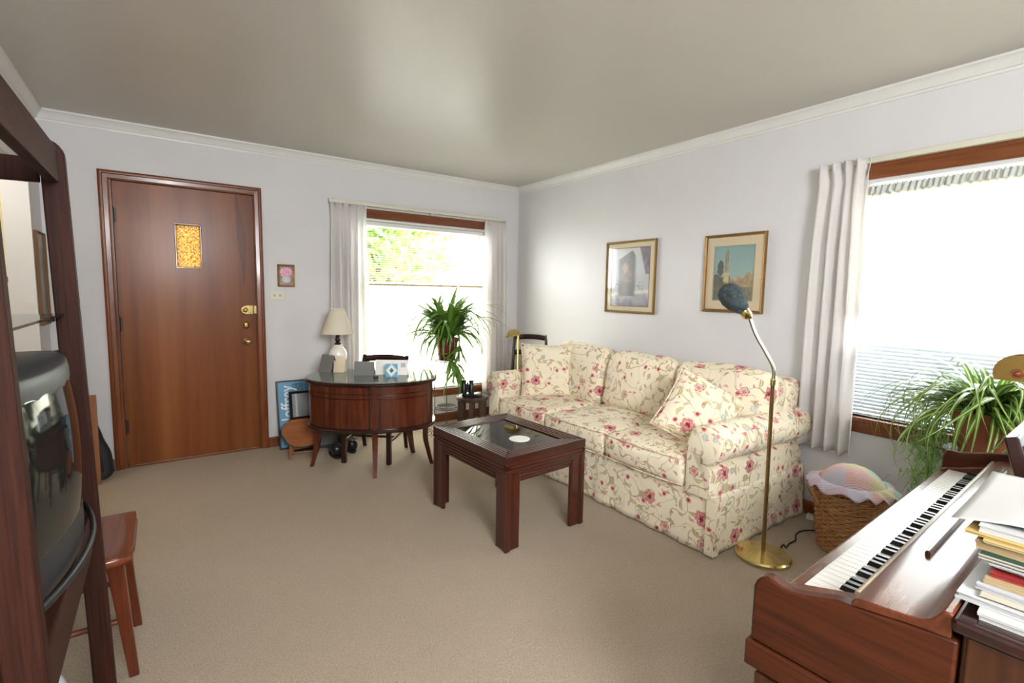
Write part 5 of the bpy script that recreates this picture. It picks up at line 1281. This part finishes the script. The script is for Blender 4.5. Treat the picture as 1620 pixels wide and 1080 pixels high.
# ------------------------------------------------------------------ wooden chair behind the unit
wc = thing('wooden_chair', 'chestnut wooden chair with scooped plank seat beside the wall unit', 'chair', (-3.50, -2.27, 0), 0)
def seatshape(p, q):
    r2 = (q.x/.2)**2+(q.y/.2)**2; dip = -.008*max(0, 1-r2)*(1 if p[2] > 0 else 0); return (q.x*(1+.03*p[1]), q.y, q.z+dip)
m = MB(); pts = []
m.soft((.205, .205, .016), .014, n=14, shape=lambda p, q: ((q.x if abs(p[0]) < 1 or abs(p[1]) < .6 else q.x-math.copysign(.05*((abs(p[1])-.6)/.4)**2, q.x)), (q.y if abs(p[1]) < 1 or abs(p[0]) < .6 else q.y-math.copysign(.02*((abs(p[0])-.6)/.4)**2, q.y)), seatshape(p, q)[2])); obj('seat', m, CHAIRW, wc, loc=(0, 0, .43), smooth=60)
for sx in (-1, 1):
    for sy in (-1, 1):
        m = MB(); vs = []
        for z, s, o in ((0, .014, .035), (.2, .018, .018), (.415, .024, 0)):
            x, y = sx*(.150+o), sy*(.135+o*.5); vs += [(x-s, y-s*.8, z), (x+s, y-s*.8, z), (x+s, y+s*.8, z), (x-s, y+s*.8, z)]
        m.add(vs, [(i*4+j, i*4+(j+1) % 4, i*4+4+(j+1) % 4, i*4+4+j) for i in range(2) for j in range(4)]+[(3, 2, 1, 0), (8, 9, 10, 11)]); obj('leg', m, CHAIRZ, wc, bevel=.003)
for sy, z in ((-1, .20), (1, .20)): obj('stretcher', MB().tube([(-.16, sy*.14, z), (.16, sy*.14, z)], .010, 8), CHAIRW, wc)
obj('stretcher', MB().tube([(-.165, -.14, .12), (-.165, .14, .12)], .010, 8), CHAIRW, wc); obj('stretcher', MB().tube([(-.16, -.14, .27), (-.16, .14, .27)], .010, 8), CHAIRW, wc)
for sy in (-1, 1): obj('back_post', MB().tube([(-.17, sy*.15, .43), (-.20, sy*.155, .86)], .014, 8), CHAIRZ, wc)
for z in (.62, .80): obj('back_slat', MB().box(-.205+(.8-z)*.06, -.19+(.8-z)*.06, -.15, .15, z-.035, z+.035), CHAIRW, wc, bevel=.003)

# ------------------------------------------------------------------ gig bag in the corner
gb = thing('guitar_bag', 'black soft guitar bag leaning in the corner beside the door', 'instrument case', (-3.615, -.17, 0), rot=(0, math.radians(-8), 0))
def gprof(z):
    P = [(0, .085), (.03, .115), (.16, .122), (.30, .098), (.40, .085), (.52, .082), (.62, .045), (.70, .032), (.98, .030), (1.03, .02)]
    for (a, ra), (b, rb) in zip(P, P[1:]):
        if a <= z <= b: t = (z-a)/(b-a); t = t*t*(3-2*t); return ra+(rb-ra)*t
    return .02
def gfn(u, v):
    z = .004+.90*v; r = gprof(z); a = 2*PI*u; d_ = .058*(1 if z < .55 else max(.45, 1-(z-.55)*2)); return (r*math.copysign(abs(math.cos(a))**.8, math.cos(a)), d_*math.copysign(abs(math.sin(a))**.6, math.sin(a)), z)
g = MB().grid(gfn, 28, 40, True); n = len(g.v); g.f += [tuple(range(28))[::-1], tuple(range(n-28, n))]
BAG = plain('black_nylon', col(30, 31, 34), .6); gbo = obj('bag_body', g, BAG, gb, smooth=60)
obj('zip_seam', MB().tube([(gfn(0.0, k/30)[0]+.002, 0, gfn(0, k/30)[2]) for k in range(31)], .004, 6), plain('zip_grey', col(52, 50, 52), .5), gb)
obj('pocket', MB().soft((.075, .012, .11), .011, n=6), BAG, gb, loc=(0, -.062, .17), smooth=60); obj('carry_strap', MB().tube(smoothpath([(.085, -.04, .30), (.06, -.075, .36), (.03, -.06, .44)]), .006, 6), BAG, gb)
bd = thing('plywood_board', 'narrow tan board standing in front of the black guitar bag', 'board', (-3.565, -.285, 0), rot=(math.radians(-2.5), 0, 0))
obj('board_panel', MB().box(-.14, 0, 0, .014, 0, .60), TAN, bd, bevel=.002)
